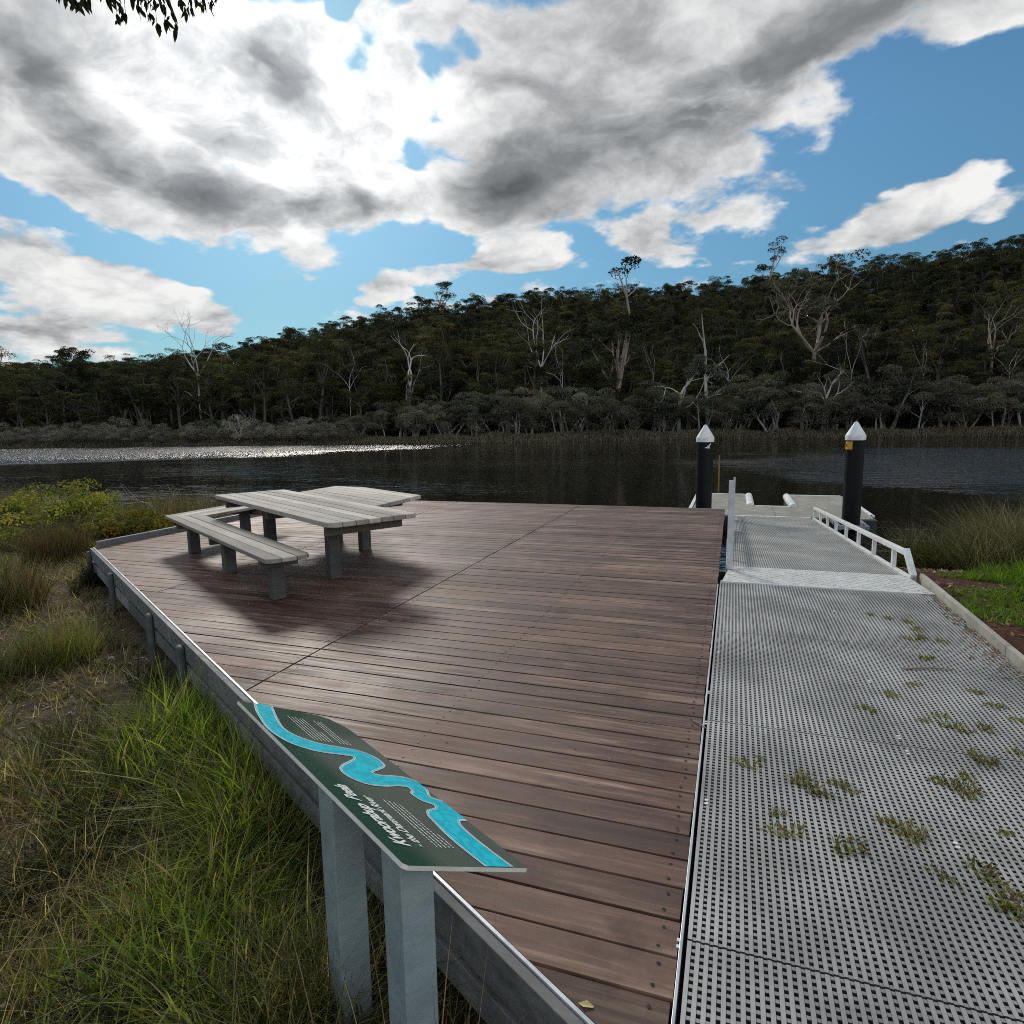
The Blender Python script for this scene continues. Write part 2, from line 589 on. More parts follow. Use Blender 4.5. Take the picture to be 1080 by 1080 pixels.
def build_deck():
    root = empty('timber_deck', (-3.5, 6.5, 0))
    tag(root, 'wide brown timber deck of long boards with one diagonal side, on the river bank', 'deck')
    off = np.array([-3.5, 6.5, 0])
    mb = MB()
    rr = random.Random(3)
    edges = []
    pitch, gap = .149, .0125
    y = YF - pitch * 71
    while y < YF - .02:
        y0, y1 = y + gap * rr.uniform(.35, .75), y + pitch - gap * rr.uniform(.3, .6)
        y1 = min(y1, YF)
        xa0, xa1 = max(XL, x_left(y0) + .03), max(XL, x_left(y1) + .03)
        cuts = [c for c in JOINTS if c > min(xa0, xa1) + .25]
        xs = [None] + cuts + [XR + rr.uniform(-.006, .004)]
        for i in range(len(xs) - 1):
            if xs[i] is None:
                if xa0 >= xs[1] - .02: continue
                A0, A1 = xa0, xa1
            else:
                A0 = A1 = xs[i] + .008
            B = xs[i + 1] - (.008 if i + 1 < len(xs) - 1 else 0)
            if A0 >= B or A1 >= B: continue
            pale = .55 if (xs[i] is None and B < -5.2) else 0
            mb.cc = (min(2, rr.random() * .85 + pale), rr.random(), rr.random() ** 2)
            z = rr.uniform(-.002, .001)
            n0 = len(mb.v)
            zt = [z + rr.uniform(-.0016, .0016) for _ in range(4)]
            mb.prism([(A0 + 3.5, y0 - 6.5), (B + 3.5, y0 - 6.5), (B + 3.5, y1 - 6.5), (A1 + 3.5, y1 - 6.5)], -.032, zt)
            if y0 < 6: edges.append((A0, B, y0, y1, mb.cc))
        y += pitch
    # screw heads in pairs over every joist
    mb.m = 1
    mb.cc = (.5, .5, .5)
    y = YF - pitch * 71
    while y < YF - .02:
        for xj in (-.17, -1.47, -2.735, -2.845, -4.08, -5.315, -5.425, -6.7, -8.0):
            for q in (.034, .112):
                yy = y + q + rr.uniform(-.006, .006)
                xx = xj + rr.uniform(-.008, .008)
                if xx < x_left(yy) + .08: continue
                if yy > 6 and xj not in (-.17, -2.735, -2.845, -1.47): continue
                k = 6
                ra = .0068
                P = [(xx + 3.5 + ra * math.cos(2 * math.pi * i / k), yy - 6.5 + ra * math.sin(2 * math.pi * i / k), .0022) for i in range(k)]
                mb.add(P, [list(range(k))])
        y += pitch
    mb.build('decking', [M_deck, M_screw], root)
    # joists below
    for xj in (-.17, -.82, -1.47, -2.13, -2.79, -3.43, -4.08, -4.72, -5.37, -6.0, -6.7, -7.35, -8.0):
        yn = 1.46 - (xj + .32) * TAN + .12
        mb = MB()
        mb.box(xj - .03 + 3.5, xj + .03 + 3.5, yn - 6.5, YF - .06 - 6.5, -.20, -.036)
        mb.build('joist', M_tleg, root)

    # rim, fascia boards along the diagonal
    def along(s, d, z):                           # s metres from (-.1,1.33) along the edge, d outwards
        p = np.array([-.1, 1.46 + (-.1 + .32) * -TAN]) + E1 * s + N1 * d
        return p[0] + 3.5, p[1] - 6.5, z

    Ltot = 9.42
    def edge_box(mb, s0, s1, d0, d1, z0, z1):
        P = [along(s0, d0, 0), along(s1, d0, 0), along(s1, d1, 0), along(s0, d1, 0)]
        mb.prism([(p[0], p[1]) for p in P], z0, z1)
    mb = MB(); mb.cc = (.4, .3, .1)
    edge_box(mb, -.9, Ltot, .014, .050, -.135, .012)
    mb.build('fascia_board', M_grey, root, .003)
    mb = MB()
    edge_box(mb, -.9, Ltot, .0, .0125, -.10, .019)
    mb.build('edge_strip', M_alu, root, .001)
    mb = MB()
    rr = random.Random(5)
    s = -.9
    while s < Ltot:
        e = min(s + rr.uniform(1.0, 1.5), Ltot)
        mb.cc = (rr.random(), rr.random(), 0)
        edge_box(mb, s, e - .008, .016, .048, -.285, -.172)
        s = e
    mb.build('lower_board', M_grey, root, .003)
    for xp in (-8.17, -6.62, -4.82, -3.86):
        s = (-.1 - xp) / -E1[0]
        mb = MB(); mb.cc = (.35, rr.random(), 0)
        edge_box(mb, s - .042, s + .042, .053, .105, -1.0, -.014 + rr.uniform(-.008, .004))
        mb.build('edge_post', M_epost, root, .018)
    # kerb rail on the far left side
    mb = MB(); mb.cc = (.45, .2, 0)
    mb.box(XL - .07 + 3.5, XL - .005 + 3.5, 6.17 - 6.5, YF - 6.5, -.14, .085)
    mb.build('kerb_rail', M_grey, root, .006)
    mb = MB()
    mb.box(XL + 3.5, -.12 + 3.5, YF + .003 - 6.5, YF + .04 - 6.5, -.2, .004)
    mb.build('fascia_board', M_grey, root, .003)
    # timber piles to the river bed
    for xp in (-7.9, -5.4, -2.8, -.4):
        for yp in (8.6, 11.5):
            mb = MB()
            mb.lathe([(.11, -2.3), (.11, -.202)], xp + 3.5, yp - 6.5, 12)
            mb.build('support_pile', M_tleg, root)
    # metal angle between deck and ramp
    mb = MB()
    mb.box(XR + .003 + 3.5, XR + .012 + 3.5, .2 - 6.5, 6.35 - 6.5, -.09, .006)
    mb.build('edge_strip', M_alu, root, .001)


build_deck()


# ------------------------------------------------------------------ grating ramp
def grating(x0, x1, y0, y1, pitch, bar, z1=0., depth=.03, slope=None):
    """a sheet of bars with real square holes; long bars along y, cross bars a little lower"""
    nx = int(round((x1 - x0 - bar) / pitch))
    ny = int(round((y1 - y0 - bar) / pitch))
    px, py = (x1 - x0 - bar) / nx, (y1 - y0 - bar) / ny
    V, Q = [], []

    def boxes(X0, X1, Y0, Y1, Z0, Z1):
        n = len(X0)
        v = np.empty((n, 8, 3))
        for k, (a, b, c) in enumerate([(0, 0, 0), (1, 0, 0), (1, 1, 0), (0, 1, 0), (0, 0, 1), (1, 0, 1), (1, 1, 1), (0, 1, 1)]):
            v[:, k, 0] = X1 if a else X0
            v[:, k, 1] = Y1 if b else Y0
            v[:, k, 2] = Z1 if c else Z0
        f = np.array([[4, 5, 6, 7], [0, 1, 5, 4], [1, 2, 6, 5], [2, 3, 7, 6], [3, 0, 4, 7]])
        q = (np.arange(n)[:, None, None] * 8 + f[None]).reshape(-1, 4)
        base = sum(len(a) for a in V)
        V.append(v.reshape(-1, 3))
        Q.append(q + base)
    i = np.arange(nx + 1)
    X0 = x0 + i * px
    boxes(X0, X0 + bar, np.full(nx + 1, y0), np.full(nx + 1, y1), np.full(nx + 1, z1 - depth), np.full(nx + 1, z1))
    I, J = np.meshgrid(np.arange(nx), np.arange(ny + 1), indexing='ij')
    I, J = I.ravel(), J.ravel()
    cx0 = x0 + I * px + bar
    cy0 = y0 + J * py
    e = np.full(len(I), 0.)
    boxes(cx0, x0 + (I + 1) * px, cy0, cy0 + bar * .95, e + z1 - depth, e + z1 - .0022)
    V = np.concatenate(V)
    Q = np.concatenate(Q)
    if slope is not None:
        V[:, 2] += slope(V[:, 1])
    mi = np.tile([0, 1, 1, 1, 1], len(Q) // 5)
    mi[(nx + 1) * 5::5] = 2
    return V, Q, mi


RX0, RX1 = -.09, 1.745


def build_ramp():
    root = empty('grating_ramp', (.85, 3.2, 0))
    tag(root, 'grey mesh grating walkway with weeds poking through, running beside the timber deck', 'walkway')
    off = np.array([.85, 3.2, 0])
    ys = [-1.24, .296, 1.832, 3.368, 4.904, 6.45]
    for a, b in zip(ys[:-1], ys[1:]):
        V, Q, mi = grating(RX0, RX1, a + .004, b - .004, .0255, .0130, 0., .038)
        link('grating_panel', np_data('grating_panel', V - off, Q, None, [M_grate, M_holeshade, M_cross], None, mi), root)
    # bearers under
    for y in ys:
        mb = MB()
        mb.box(RX0 - .85, RX1 - .85, y - .03 - 3.2, y + .03 - 3.2, -.12, -.033)
        mb.build('bearer', M_tleg, root)
    for x in (RX0 + .03, .83, RX1 - .03):
        mb = MB()
        mb.box(x - .025 - .85, x + .025 - .85, ys[0] - 3.2, ys[-1] - 3.2, -.24, -.123)
        mb.build('bearer', M_tleg, root)
    # white hold-down clips
    for (x, y) in [gp(709, 994)[:2] + [.02, 0], gp(740, 762)[:2] + [.02, 0], gp(742, 730)[:2] + [.03, 0], gp(753, 688)[:2] + [.03, 0], gp(745, 846)[:2],
                   (.95, 1.79), (1.0, 1.88), gp(948, 778)[:2], gp(957, 794)[:2], gp(1009, 892)[:2], gp(898, 678)[:2], gp(917, 719)[:2], gp(880, 645)[:2]]:
        mb = MB()
        for q in (-.012, .014):
            mb.box(x - .85 - .007, x - .85 + .007, y + q - 3.2 - .006, y + q - 3.2 + .006, .0005, .0035)
        mb.build('clip', M_white, root)
    mb = MB()
    yy = -1.24
    rr = random.Random(2)
    while yy < 6.98:
        e = min(yy + 2.05, 7.02)
        mb.cc = (rr.random(), 0, 0)
        mb.box(RX1 + .012 - .85, RX1 + .050 - .85, yy - 3.2, e - .005 - 3.2, -.16, .075)
        yy = e
    mb.build('kerb', M_kerb, root, .006)


build_ramp()


# ------------------------------------------------------------------ gangway
GY0, GY1, GZ1 = 7.02, 15.25, -.60
def gz(y):
    return GZ1 * (y - GY0) / (GY1 - GY0)


def build_gangway():
    root = empty('gangway', (.85, 7.0, 0))
    tag(root, 'sloping pale grating gangway with low side rails leading down to the floating pontoon', 'gangway')
    off = np.array([.85, 7.0, 0])
    V, Q, mi = grating(.02, 1.66, GY0 + .2, GY1, .0255, .0140, -.004, .03, gz)
    link('grating_panel', np_data('grating_panel', V - off, Q, None, [M_gang, M_holeshade, M_gang], None, mi), root)
    # tread plate flap with raised bars
    m, t, out = mat('treadplate')
    co = t.new('ShaderNodeTexCoord').outputs['Object']
    n = t.noise(co, 7, 5, .6)
    pbsdf(t, out, t.ramp(n, [(.3, (.55, .54, .50)), (.7, (.78, .77, .72))]), .55, .1, t.bump(t.noise(co, 60, 3), .1, .01))
    mb = MB()
    y0, y1 = 6.475, 7.19
    mb.prism([(-.07 - .85, y0 - 7), (1.75 - .85, y0 - 7), (1.68 - .85, y1 - 7), (0 - .85, y1 - 7)], [.001, .001, -.006, -.006], [.012, .012, .006, .006])
    k = 0
    yy = y0 + .05
    while yy < y1 - .04:
        xx = .0 + (.05 if k % 2 else 0)
        while xx < 1.66:
            a = rad(45 if k % 2 else -45)
            dx, dy = .024 * math.cos(a), .024 * math.sin(a)
            z = .0135 - .006 * (yy - y0) / (y1 - y0)
            mb.bar((xx - .85 - dx, yy - 7 - dy, z), (xx - .85 + dx, yy - 7 + dy, z), .009, .006)
            xx += .1
        yy += .055
        k += 1
    mb.build('tread_plate', m, root)
    mb = MB()
    mb.box(-.085 - .85, 1.75 - .85, 6.456 - 7, 6.472 - 7, -.02, .012)
    mb.build('hinge_strip', M_white, root)
    # side beams and low rails
    for side, x in ((0, -.015), (1, 1.715)):
        mb = MB()
        mb.bar((x - .85, GY0 + .04 - 7, gz(GY0) - .05), (x - .85, GY1 - 7, gz(GY1) - .05), .06, .12)
        mb.build('side_beam', M_white, root, .004)
        mb = MB()
        ya = GY0 + .36
        mb.bar((x - .85, GY0 + .02 - 7, .03), (x - .85, ya - 7, .235), .055, .055)
        mb.bar((x - .85, ya - .015 - 7, .235 + gz(ya)), (x - .85, GY1 - .06 - 7, .235 + gz(GY1 - .06)), .06, .05)
        mb.build('rail', M_white, root, .005)
        n = 7
        for k in range(n + 1):
            y = ya + .5 + (GY1 - .1 - ya - .5) * k / n
            mb = MB()
            mb.box(x - .02 - .85, x + .02 - .85, y - .035 - 7, y + .035 - 7, gz(y) + .011, gz(y) + .212)
            mb.build('upright', M_white, root)
    mb = MB()
    mb.box(.02 - .85, 1.66 - .85, GY1 + .003 - 7, GY1 + .08 - 7, GZ1 - .05, GZ1 + .012)
    mb.build('end_plate', M_white, root)
    mb = MB()
    x, y = -.078, 6.985
    mb.box(x - .035 - .85 + .075, x + .03 - .85 + .075, y - 7, y + .045 - 7, .013, .965)
    mb.build('tall_post', M_alu, root, .004)
    mb = MB()
    mb.lathe([(.012, .965), (.012, 1.0), (.002, 1.004)], x + .02 - .85 + .075, y + .02 - 7, 10)
    mb.build('post_pin', M_galv, root)


build_gangway()


# ------------------------------------------------------------------ pontoon
def build_pontoon():
    root = empty('floating_pontoon', (.98, 17, -1))
    tag(root, 'low sandy floating pontoon with a notch between two fingers at the end of the gangway', 'pontoon')
    zt = -.60
    outline = [(-1.0, 15.34), (2.98, 15.34), (3.02, 15.9), (3.02, 19.85), (1.42, 19.85), (1.42, 17.2), (.5, 17.2), (.5, 19.85), (-1.0, 19.85)]
    P = [(x - .98, y - 17) for x, y in outline]
    mb = MB()
    mb.prism(P, -.12 + .0, .37)
    mb.build('float', M_float, root)
    # deck surface in panels
    mb = MB()
    for (x0, x1, y0, y1) in [(-.93, .0, 15.4, 17.17), (.01, .95, 15.4, 17.17), (.96, 1.95, 15.4, 17.17), (1.96, 2.93, 15.4, 17.17),
                             (-.93, .36, 17.18, 19.78), (1.56, 2.95, 17.18, 19.78)]:
        mb.box(x0 - .98, x1 - .98, y0 - 17, y1 - 17, .371, .40)
    mb.build('decking', M_pont, root, .004)
    # white edging
    mb = MB()
    for a, b in [((-1.0, 15.36), (-1.0, 19.85)), ((-.9, 19.84), (.36, 19.84)), ((1.56, 19.84), (2.9, 19.84)),
                 ((3.0, 15.9), (3.0, 19.8)), ((.56, 17.2), (1.36, 17.2))]:
        mb.bar((a[0] - .98, a[1] - 17, .385), (b[0] - .98, b[1] - 17, .385), .08, .05)
    mb.build('edge_trim', M_white, root, .01)
    for x in (.45, 1.47):
        mb = MB()
        mb.tube([(x - .98, 17.205 - 17, .372), (x - .98, 17.22 - 17, .372), (x - .98, 19.6 - 17, .372), (x - .98, 19.84 - 17, .33)], [.004, .10, .10, .08], 14)
        mb.build('bumper', M_white, root, 0, True)
    for x, y in ((2.92, 15.75), (2.92, 18.9), (-.92, 18.6)):
        mb = MB()
        mb.tube([(x - .98, y - 17 - .12, .455), (x - .98, y - 17, .47), (x - .98, y - 17 + .12, .455)], [.015, .022, .015], 8)
        mb.box(x - .98 - .02, x - .98 + .02, y - 17 - .05, y - 17 + .05, .40, .455)
        mb.build('cleat', M_white, root)
    for x in (-.6, 2.34):
        mb = MB()
        for dx in (-.26, .26):
            mb.bar((x - .98 + dx, 14.2 - 17, .38), (x - .98 + dx, 15.335 - 17, .38), .06, .09)
        mb.bar((x - .98 - .29, 14.25 - 17, .38), (x - .98 + .29, 14.25 - 17, .38), .09, .085)
        mb.build('pile_bracket', M_galv, root, .006)
    root.location.z = -1.0


build_pontoon()


def pile(x, y, top, label, sticker):
    root = empty('mooring_pile', (x, y, -2.3))
    tag(root, label, 'pile', 'mooring piles beside the pontoon')
    h = top + 2.3
    mb = MB()
    mb.lathe([(.172, 0), (.172, h - .36)], 0, 0, 32)
    mb.build('sleeve', M_sleeve, root, 0, True)
    mb = MB()
    mb.lathe([(.190, h - .375), (.192, h - .285), (.182, h - .265), (.028, h - .008), (.008, h)], 0, 0, 32)
    mb.build('cap', M_cap, root, 0, True)
    # stickers: curved patches hugging the sleeve, facing the bank

    def patch(a0, a1, z0, z1, r, name, m, polys=None):
        mb = MB()
        if polys is None:
            n = 10
            vs = []
            for k in range(n + 1):
                a = a0 + (a1 - a0) * k / n
                for z in (z0, z1):
                    vs.append((r * math.cos(a), r * math.sin(a), z))
            mb.add(vs, [[2 * k, 2 * k + 2, 2 * k + 3, 2 * k + 1] for k in range(n)])
        else:
            for pl in polys:
                mb.add([(r * math.cos(a0 + (a1 - a0) * u), r * math.sin(a0 + (a1 - a0) * u), z0 + (z1 - z0) * w) for u, w in pl], [list(range(len(pl)))])
        return mb.build(name, m, root)
    toc = math.atan2(-y, -x)
    if sticker == 'orange':
        a0, a1 = toc - rad(82), toc - rad(16)
        s = patch(a0, a1, h - .56, h - .40, .1745, 'sticker', M_orange)
        arrow = [[(.26, .50), (.40, .36), (.86, .06), (.95, .26)], [(.26, .50), (.40, .64), (.72, .92), (.84, .80)], [(.24, .30), (.42, .30), (.42, .72), (.24, .72)]]
        o = patch(a0, a1, h - .56, h - .40, .176, 'arrow', M_black, arrow)
        o.parent = s
    else:
        a0, a1 = toc + rad(-5), toc + rad(48)
        patch(a0, a1, h - .52, h - .40, .1745, 'sticker', M_white,
              [[(.05, .15), (.25, .1), (.4, .35), (.15, .3)], [(.3, .1), (.7, .05), (.72, .55), (.45, .6)], [(.6, .55), (.72, .5), (.95, .9), (.8, .98)]])
    return root


pile(-.6, 14.55, 1.50, 'left black mooring pile with white cone cap and a small torn white sticker', 'white')
pile(2.34, 14.55, 1.52, 'right black mooring pile with white cone cap and a square orange arrow sticker', 'orange')

# brown stake beyond the pontoon
mb = MB()
mb.box(-.022, .022, -.022, .022, 0, 2.2)
o = mb.build('timber_stake', M_brownstake, None, .004)
sp = gp(757, 520, -.62)
o.location = (sp[0] + .02, 20.1, -2.2 + .55)
tag(o, 'thin brown timber stake standing in the water behind the pontoon', 'stake')


# ------------------------------------------------------------------ picnic table and L-shaped bench
UU = np.array([math.cos(rad(-30)), math.sin(rad(-30))])
VV = np.array([-UU[1], UU[0]])


def clip(poly, n, d):
    """keep the side p.n >= d"""
    out = []
    for i in range(len(poly)):
        a, b = np.array(poly[i]), np.array(poly[(i + 1) % len(poly)])
        da, db = a @ n - d, b @ n - d
        if da >= 0: out.append(tuple(a))
        if (da >= 0) != (db >= 0):
            out.append(tuple(a + (b - a) * da / (da - db)))
    return out


def chamfer(poly, idx, r):
    out = []
    n = len(poly)
    for i, p in enumerate(poly):
        if i in idx:
            p = np.array(p)
            a, b = np.array(poly[i - 1]), np.array(poly[(i + 1) % n])
            da, db = (a - p) / np.linalg.norm(a - p), (b - p) / np.linalg.norm(b - p)
            p1, p2 = p + da * r, p + db * r
            for s in (0, .33, .67, 1):
                q = (1 - s) ** 2 * p1 + 2 * s * (1 - s) * p + s * s * p2
                out.append(tuple(q))
        else:
            out.append(tuple(p))
    return out


def boards(poly, axis, perp, width, z0, z1, rr, mb, gap=.007):
    d = [np.array(p) @ perp for p in poly]
    k = min(d)
    while k < max(d) - .01:
        e = k + width
        if max(d) - e < width * .4: e = max(d) + .01
        s = clip(clip(poly, perp, k + (gap / 2 if k > min(d) else -1)), -perp, -(e - gap / 2))
        if len(s) >= 3:
            mb.cc = (rr.random(), rr.random(), 0)
            mb.prism(s, z0, z1 + rr.uniform(-.002, .001))
        k = e


def leg_at(mb, c, w, z0, z1):
    P = [c + UU * (a * w / 2) + VV * (b * w / 2) for a, b in ((-1, -1), (1, -1), (1, 1), (-1, 1))]
    mb.prism([tuple(p) for p in P], z0, z1)


def rotated_frame(polys):
    return polys


def build_table():
    o0 = np.array([-4.6, 6.3])
    root = empty('picnic_table', (*o0, 0), rad(-30))
    tag(root, 'large weathered grey picnic table with an offset angular top on the deck', 'table')
    Rm = np.array([[math.cos(rad(30)), -math.sin(rad(30))], [math.sin(rad(30)), math.cos(rad(30))]])
    loc = lambda p: tuple(Rm @ (np.array(p) - o0))
    rr = random.Random(11)
    P0 = np.array([-6.46, 6.51])
    f = lambda u, v: P0 + UU * u + VV * v
    W = .93
    A = [f(0, 0), f(3.5, 0), f(3.5, W), f(0, W)]
    A = chamfer(A, (1,), .13)
    A = chamfer(A, (0, len(A) - 1, len(A) - 2), .05)
    Bp = [f(3.5 - .84, W), np.array([-3.69, 7.04]), np.array([-5.04, 7.83]), np.array([-5.54, 7.86]), np.array([-5.54, 7.05])]
    Bp[4] = f(.527, W)
    X, Y = np.array([1., 0]), np.array([0., 1.])
    mb = MB()
    boards([loc(p) for p in A], X, Y, .133, .682, .73, rr, mb)
    boards([loc(p) for p in Bp], X, Y, .133, .682, .73, rr, mb)
    mb.build('tabletop', M_table, root, .006)
    lx = lambda u, v: (np.array(loc(f(u, v))))
    ends = [(lx(u, .05), lx(u, W - .06)) for u in (.3, 1.75, 3.28)]
    for q in ((-5.3, 7.75), (-4.0, 7.1)):
        a = np.array(loc(q))
        ends.append((a, a + np.array([0, -.72])))
    for a, b in ends:
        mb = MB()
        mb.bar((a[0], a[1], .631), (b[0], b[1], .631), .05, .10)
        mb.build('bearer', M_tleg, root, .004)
    legs = [lx(.78, .42), lx(2.62, .42), lx(.5, 1.55), np.array(loc((-4.5, 6.98)))]
    legs[2] = np.array(loc((-5.25, 7.45)))
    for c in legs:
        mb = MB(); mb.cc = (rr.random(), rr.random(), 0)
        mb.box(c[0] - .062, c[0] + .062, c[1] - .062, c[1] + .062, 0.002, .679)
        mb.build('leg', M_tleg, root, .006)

    # L bench
    o1 = np.array([-6.0, 5.9])
    root = empty('picnic_bench', (*o1, 0), rad(-30))
    tag(root, 'low weathered grey L-shaped bench in front of the big angular table', 'bench')
    loc1 = lambda p: tuple(Rm @ (np.array(p) - o1))
    L, Fp, Rp, Np = np.array([-7.19, 6.36]), np.array([-3.82, 4.37]), np.array([-3.60, 4.71]), np.array([-6.52, 6.40])
    u2 = (Fp - L) / np.linalg.norm(Fp - L)
    v2 = np.array([-u2[1], u2[0]])
    Rp = Fp + v2 * .41
    Np = L + v2 * .41 + u2 * .40
    mb = MB()
    main = chamfer([L, Fp, Rp, Np], (1, 2), .09)
    main = [loc1(p) for p in main]
    boards(main, X, Y, .138, .412, .452, rr, mb)
    ret = [L, Np, np.array([Np[0] + .02, 8.15]), np.array([L[0] - .03, 8.15])]
    dirr = np.array([.0, 1.])
    R2 = Rm
    retl = [loc1(p) for p in ret]
    per = Rm @ np.array([1., 0])
    boards(retl, Rm @ dirr, per, .14, .412, .4519, rr, mb)
    mb.build('seat', M_table, root, .006)
    fl = lambda u, v: np.array(loc1(L + u2 * u + v2 * v))
    ends = [(fl(u, .03), fl(u, .385)) for u in (.5, 2.0, 3.62)]
    ends.append((np.array(loc1((-7.12, 7.5))), np.array(loc1((-6.52, 7.5)))))
    for a, b in ends:
        mb = MB()
        mb.bar((a[0], a[1], .366), (b[0], b[1], .366), .05, .09)
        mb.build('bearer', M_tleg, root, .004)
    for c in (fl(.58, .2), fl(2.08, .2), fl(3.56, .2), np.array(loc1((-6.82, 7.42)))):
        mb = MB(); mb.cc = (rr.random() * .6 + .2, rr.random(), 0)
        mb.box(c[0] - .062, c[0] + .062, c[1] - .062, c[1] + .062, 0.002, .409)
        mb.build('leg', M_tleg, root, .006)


build_table()


# ------------------------------------------------------------------ interpretive sign
def catmull(P, n=8):
    P = [np.array(p, float) for p in P]
    P = [2 * P[0] - P[1]] + P + [2 * P[-1] - P[-2]]
    out = []
    for i in range(1, len(P) - 2):
        for k in range(n):
            t = k / n
            a, b, c, d = P[i - 1], P[i], P[i + 1], P[i + 2]
            out.append(.5 * (2 * b + (c - a) * t + (2 * a - 5 * b + 4 * c - d) * t * t + (3 * b - a - 3 * c + d) * t ** 3))
    out.append(P[-2])
    return out


def build_sign():
    D = np.array([-.751, 1.274, .5])
    e1 = np.array([-.865, .501, 0]); e1 /= np.linalg.norm(e1)
    e2 = np.array([.443, .765, -.468]); e2 -= e1 * (e1 @ e2); e2 /= np.linalg.norm(e2)
    n = np.cross(e2, e1)
    L, W = 1.31, .471
    base = np.array([-.95, 1.45, -.5])
    root = empty('information_sign', base)
    tag(root, 'low slanted sign with a blue river on green, on two grey posts beside the deck', 'sign')
    pt = lambda l, w, h=0.: tuple(D + e1 * l + e2 * w + n * h - base)
    # panel slab
    cor = [(0.012, 0), (0, .012), (0, W - .006), (.006, W), (1.15, W), (1.20, .465), (L - .03, .425), (L, .38), (L, .01), (L - .01, 0)]
    mb = MB()
    k = len(cor)
    vs = [pt(l, w, -.012) for l, w in cor] + [pt(l, w, 0) for l, w in cor]
    ar = np.cross(np.array(vs[k + 2]) - np.array(vs[k]), np.array(vs[k + 4]) - np.array(vs[k])) @ n
    top = list(range(k, 2 * k))
    bot = list(range(k))[::-1]
    sides = [[i, (i + 1) % k, k + (i + 1) % k, k + i] for i in range(k)]
    if ar < 0:
        top, bot, sides = top[::-1], bot[::-1], [s[::-1] for s in sides]
    mb.m = 0
    mb.add(vs, [top])
    mb.m = 1
    mb.add(vs, [bot] + sides)
    mg, t, out = mat('printed_green_panel')
    # printed artwork: bottle green along the upper edge, grey green elsewhere
    geo = t.new('ShaderNodeTexCoord').outputs['Object']
    dd = t.vmath('DOT_PRODUCT', t.vmath('SUBTRACT', geo, tuple(D - base)), tuple(e2), 1)
    ll = t.vmath('DOT_PRODUCT', t.vmath('SUBTRACT', geo, tuple(D - base)), tuple(e1), 1)
    nz = t.noise(geo, 5, 4, .6)
    f = t.mapr(t.math('ADD', dd, t.math('MULTIPLY', t.math('SUBTRACT', nz, .5), .06)), .045, .17)
    c = t.mix(f, (.008, .060, .036), (.085, .120, .092))
    c = t.mix(t.mapr(t.math('ADD', ll, t.math('MULTIPLY', nz, .3)), 1.1, 1.3), c, (.03, .075, .05))
    pbsdf(t, out, c, .22, 0, None, .5)
    panel = mb.build('panel', [mg, simple('cream_panel_edge', (.70, .68, .62), .5, 0, .08)], root)
    # river
    up = [(1.309, .072), (1.2, .04), (1.109, .022), (1.0, .006), (.919, .012), (.85, .04), (.811, .091), (.797, .15), (.801, .22), (.80, .28), (.765, .262),
          (.686, .173), (.63, .14), (.577, .146), (.532, .19), (.53, .26), (.55, .336), (.548, .376), (.52, .375), (.492, .354), (.44, .362), (.413, .395),
          (.385, .385), (.36, .333), (.32, .305), (.277, .297), (.173, .283), (.078, .284), (.004, .289)]
    lo = [(1.309, .155), (1.2, .125), (1.112, .103), (1.02, .088), (.957, .105), (.915, .15), (.896, .2), (.893, .27), (.888, .339), (.865, .385),
          (.825, .408), (.77, .408), (.733, .388), (.69, .335), (.655, .288), (.638, .31), (.648, .371), (.648, .43), (.62, .469), (.57, .471),
          (.532, .460), (.482, .436), (.455, .47), (.40, .471), (.33, .471), (.306, .465), (.298, .43), (.27, .41), (.214, .399), (.104, .398), (.004, .405)]
    cu = [c for c in catmull(up, 6)]
    cl = [c for c in catmull(lo, 6)]
    cl = [np.array([c[0], min(c[1], W - .001)]) for c in cl]
    cu = [np.array([min(c[0], L), max(c[1], .003)]) for c in cu]
    bm = bmesh.new()
    loop = [bm.verts.new(pt(c[0], c[1], .0012)) for c in cu] + [bm.verts.new(pt(c[0], c[1], .0012)) for c in cl[::-1]]
    fc = bm.faces.new(loop)
    bm.normal_update()
    if fc.normal.dot(Vector(n)) < 0: fc.normal_flip()
    bmesh.ops.triangulate(bm, faces=[fc])
    bm.verts.index_update()
    mb = MB()
    mb.add([tuple(v.co) for v in bm.verts], [[v.index for v in f.verts] for f in bm.faces])
    mc, t, out = mat('printed_cyan')
    co = t.new('ShaderNodeTexCoord').outputs['Object']
    wv = t.new('ShaderNodeTexWave', wave_type='RINGS')
    wv.inputs['Scale'].default_value = 14
    wv.inputs['Distortion'].default_value = 9
    wv.inputs['Detail'].default_value = 2
    wv.inputs['Detail Scale'].default_value = 1.2
    t.put(wv.inputs['Vector'], co)
    cc = t.mix(t.mapr(wv.outputs[1], .3, .7), (.004, .50, .62), (.012, .62, .74))
    pbsdf(t, out, cc, .35, 0, None, .3)
    mw = simple('printed_white', (.85, .86, .82), .4, 0, .03)
    # the dotted banks
    mb.m = 1
    for ch, off in ((cu, -1), (cl, 1)):
        acc = 0
        for a, b in zip(ch[:-1], ch[1:]):
            d = b - a
            ln = np.linalg.norm(d)
            if ln < 1e-6: continue
            d = d / ln
            q = np.array([-d[1], d[0]])
            if a[1] > W - .004 and b[1] > W - .004: continue
            s = -acc
            while s < ln:
                if s >= 0:
                    c = a + d * s
                    for o_, w_, h in ((.0, .0024, .0026), (.0065 * off, .0014, .0035)):
                        mb.add([pt(*(c + q * o_ + d * h * sx + q * w_ * sy), .0018) for sx, sy in ((-1, -1), (1, -1), (1, 1), (-1, 1))][::-1], [[0, 1, 2, 3]])
                s += .0068
            acc = ln - (s - .0068)
    mb.build('river_graphic', [mc, mw], panel)
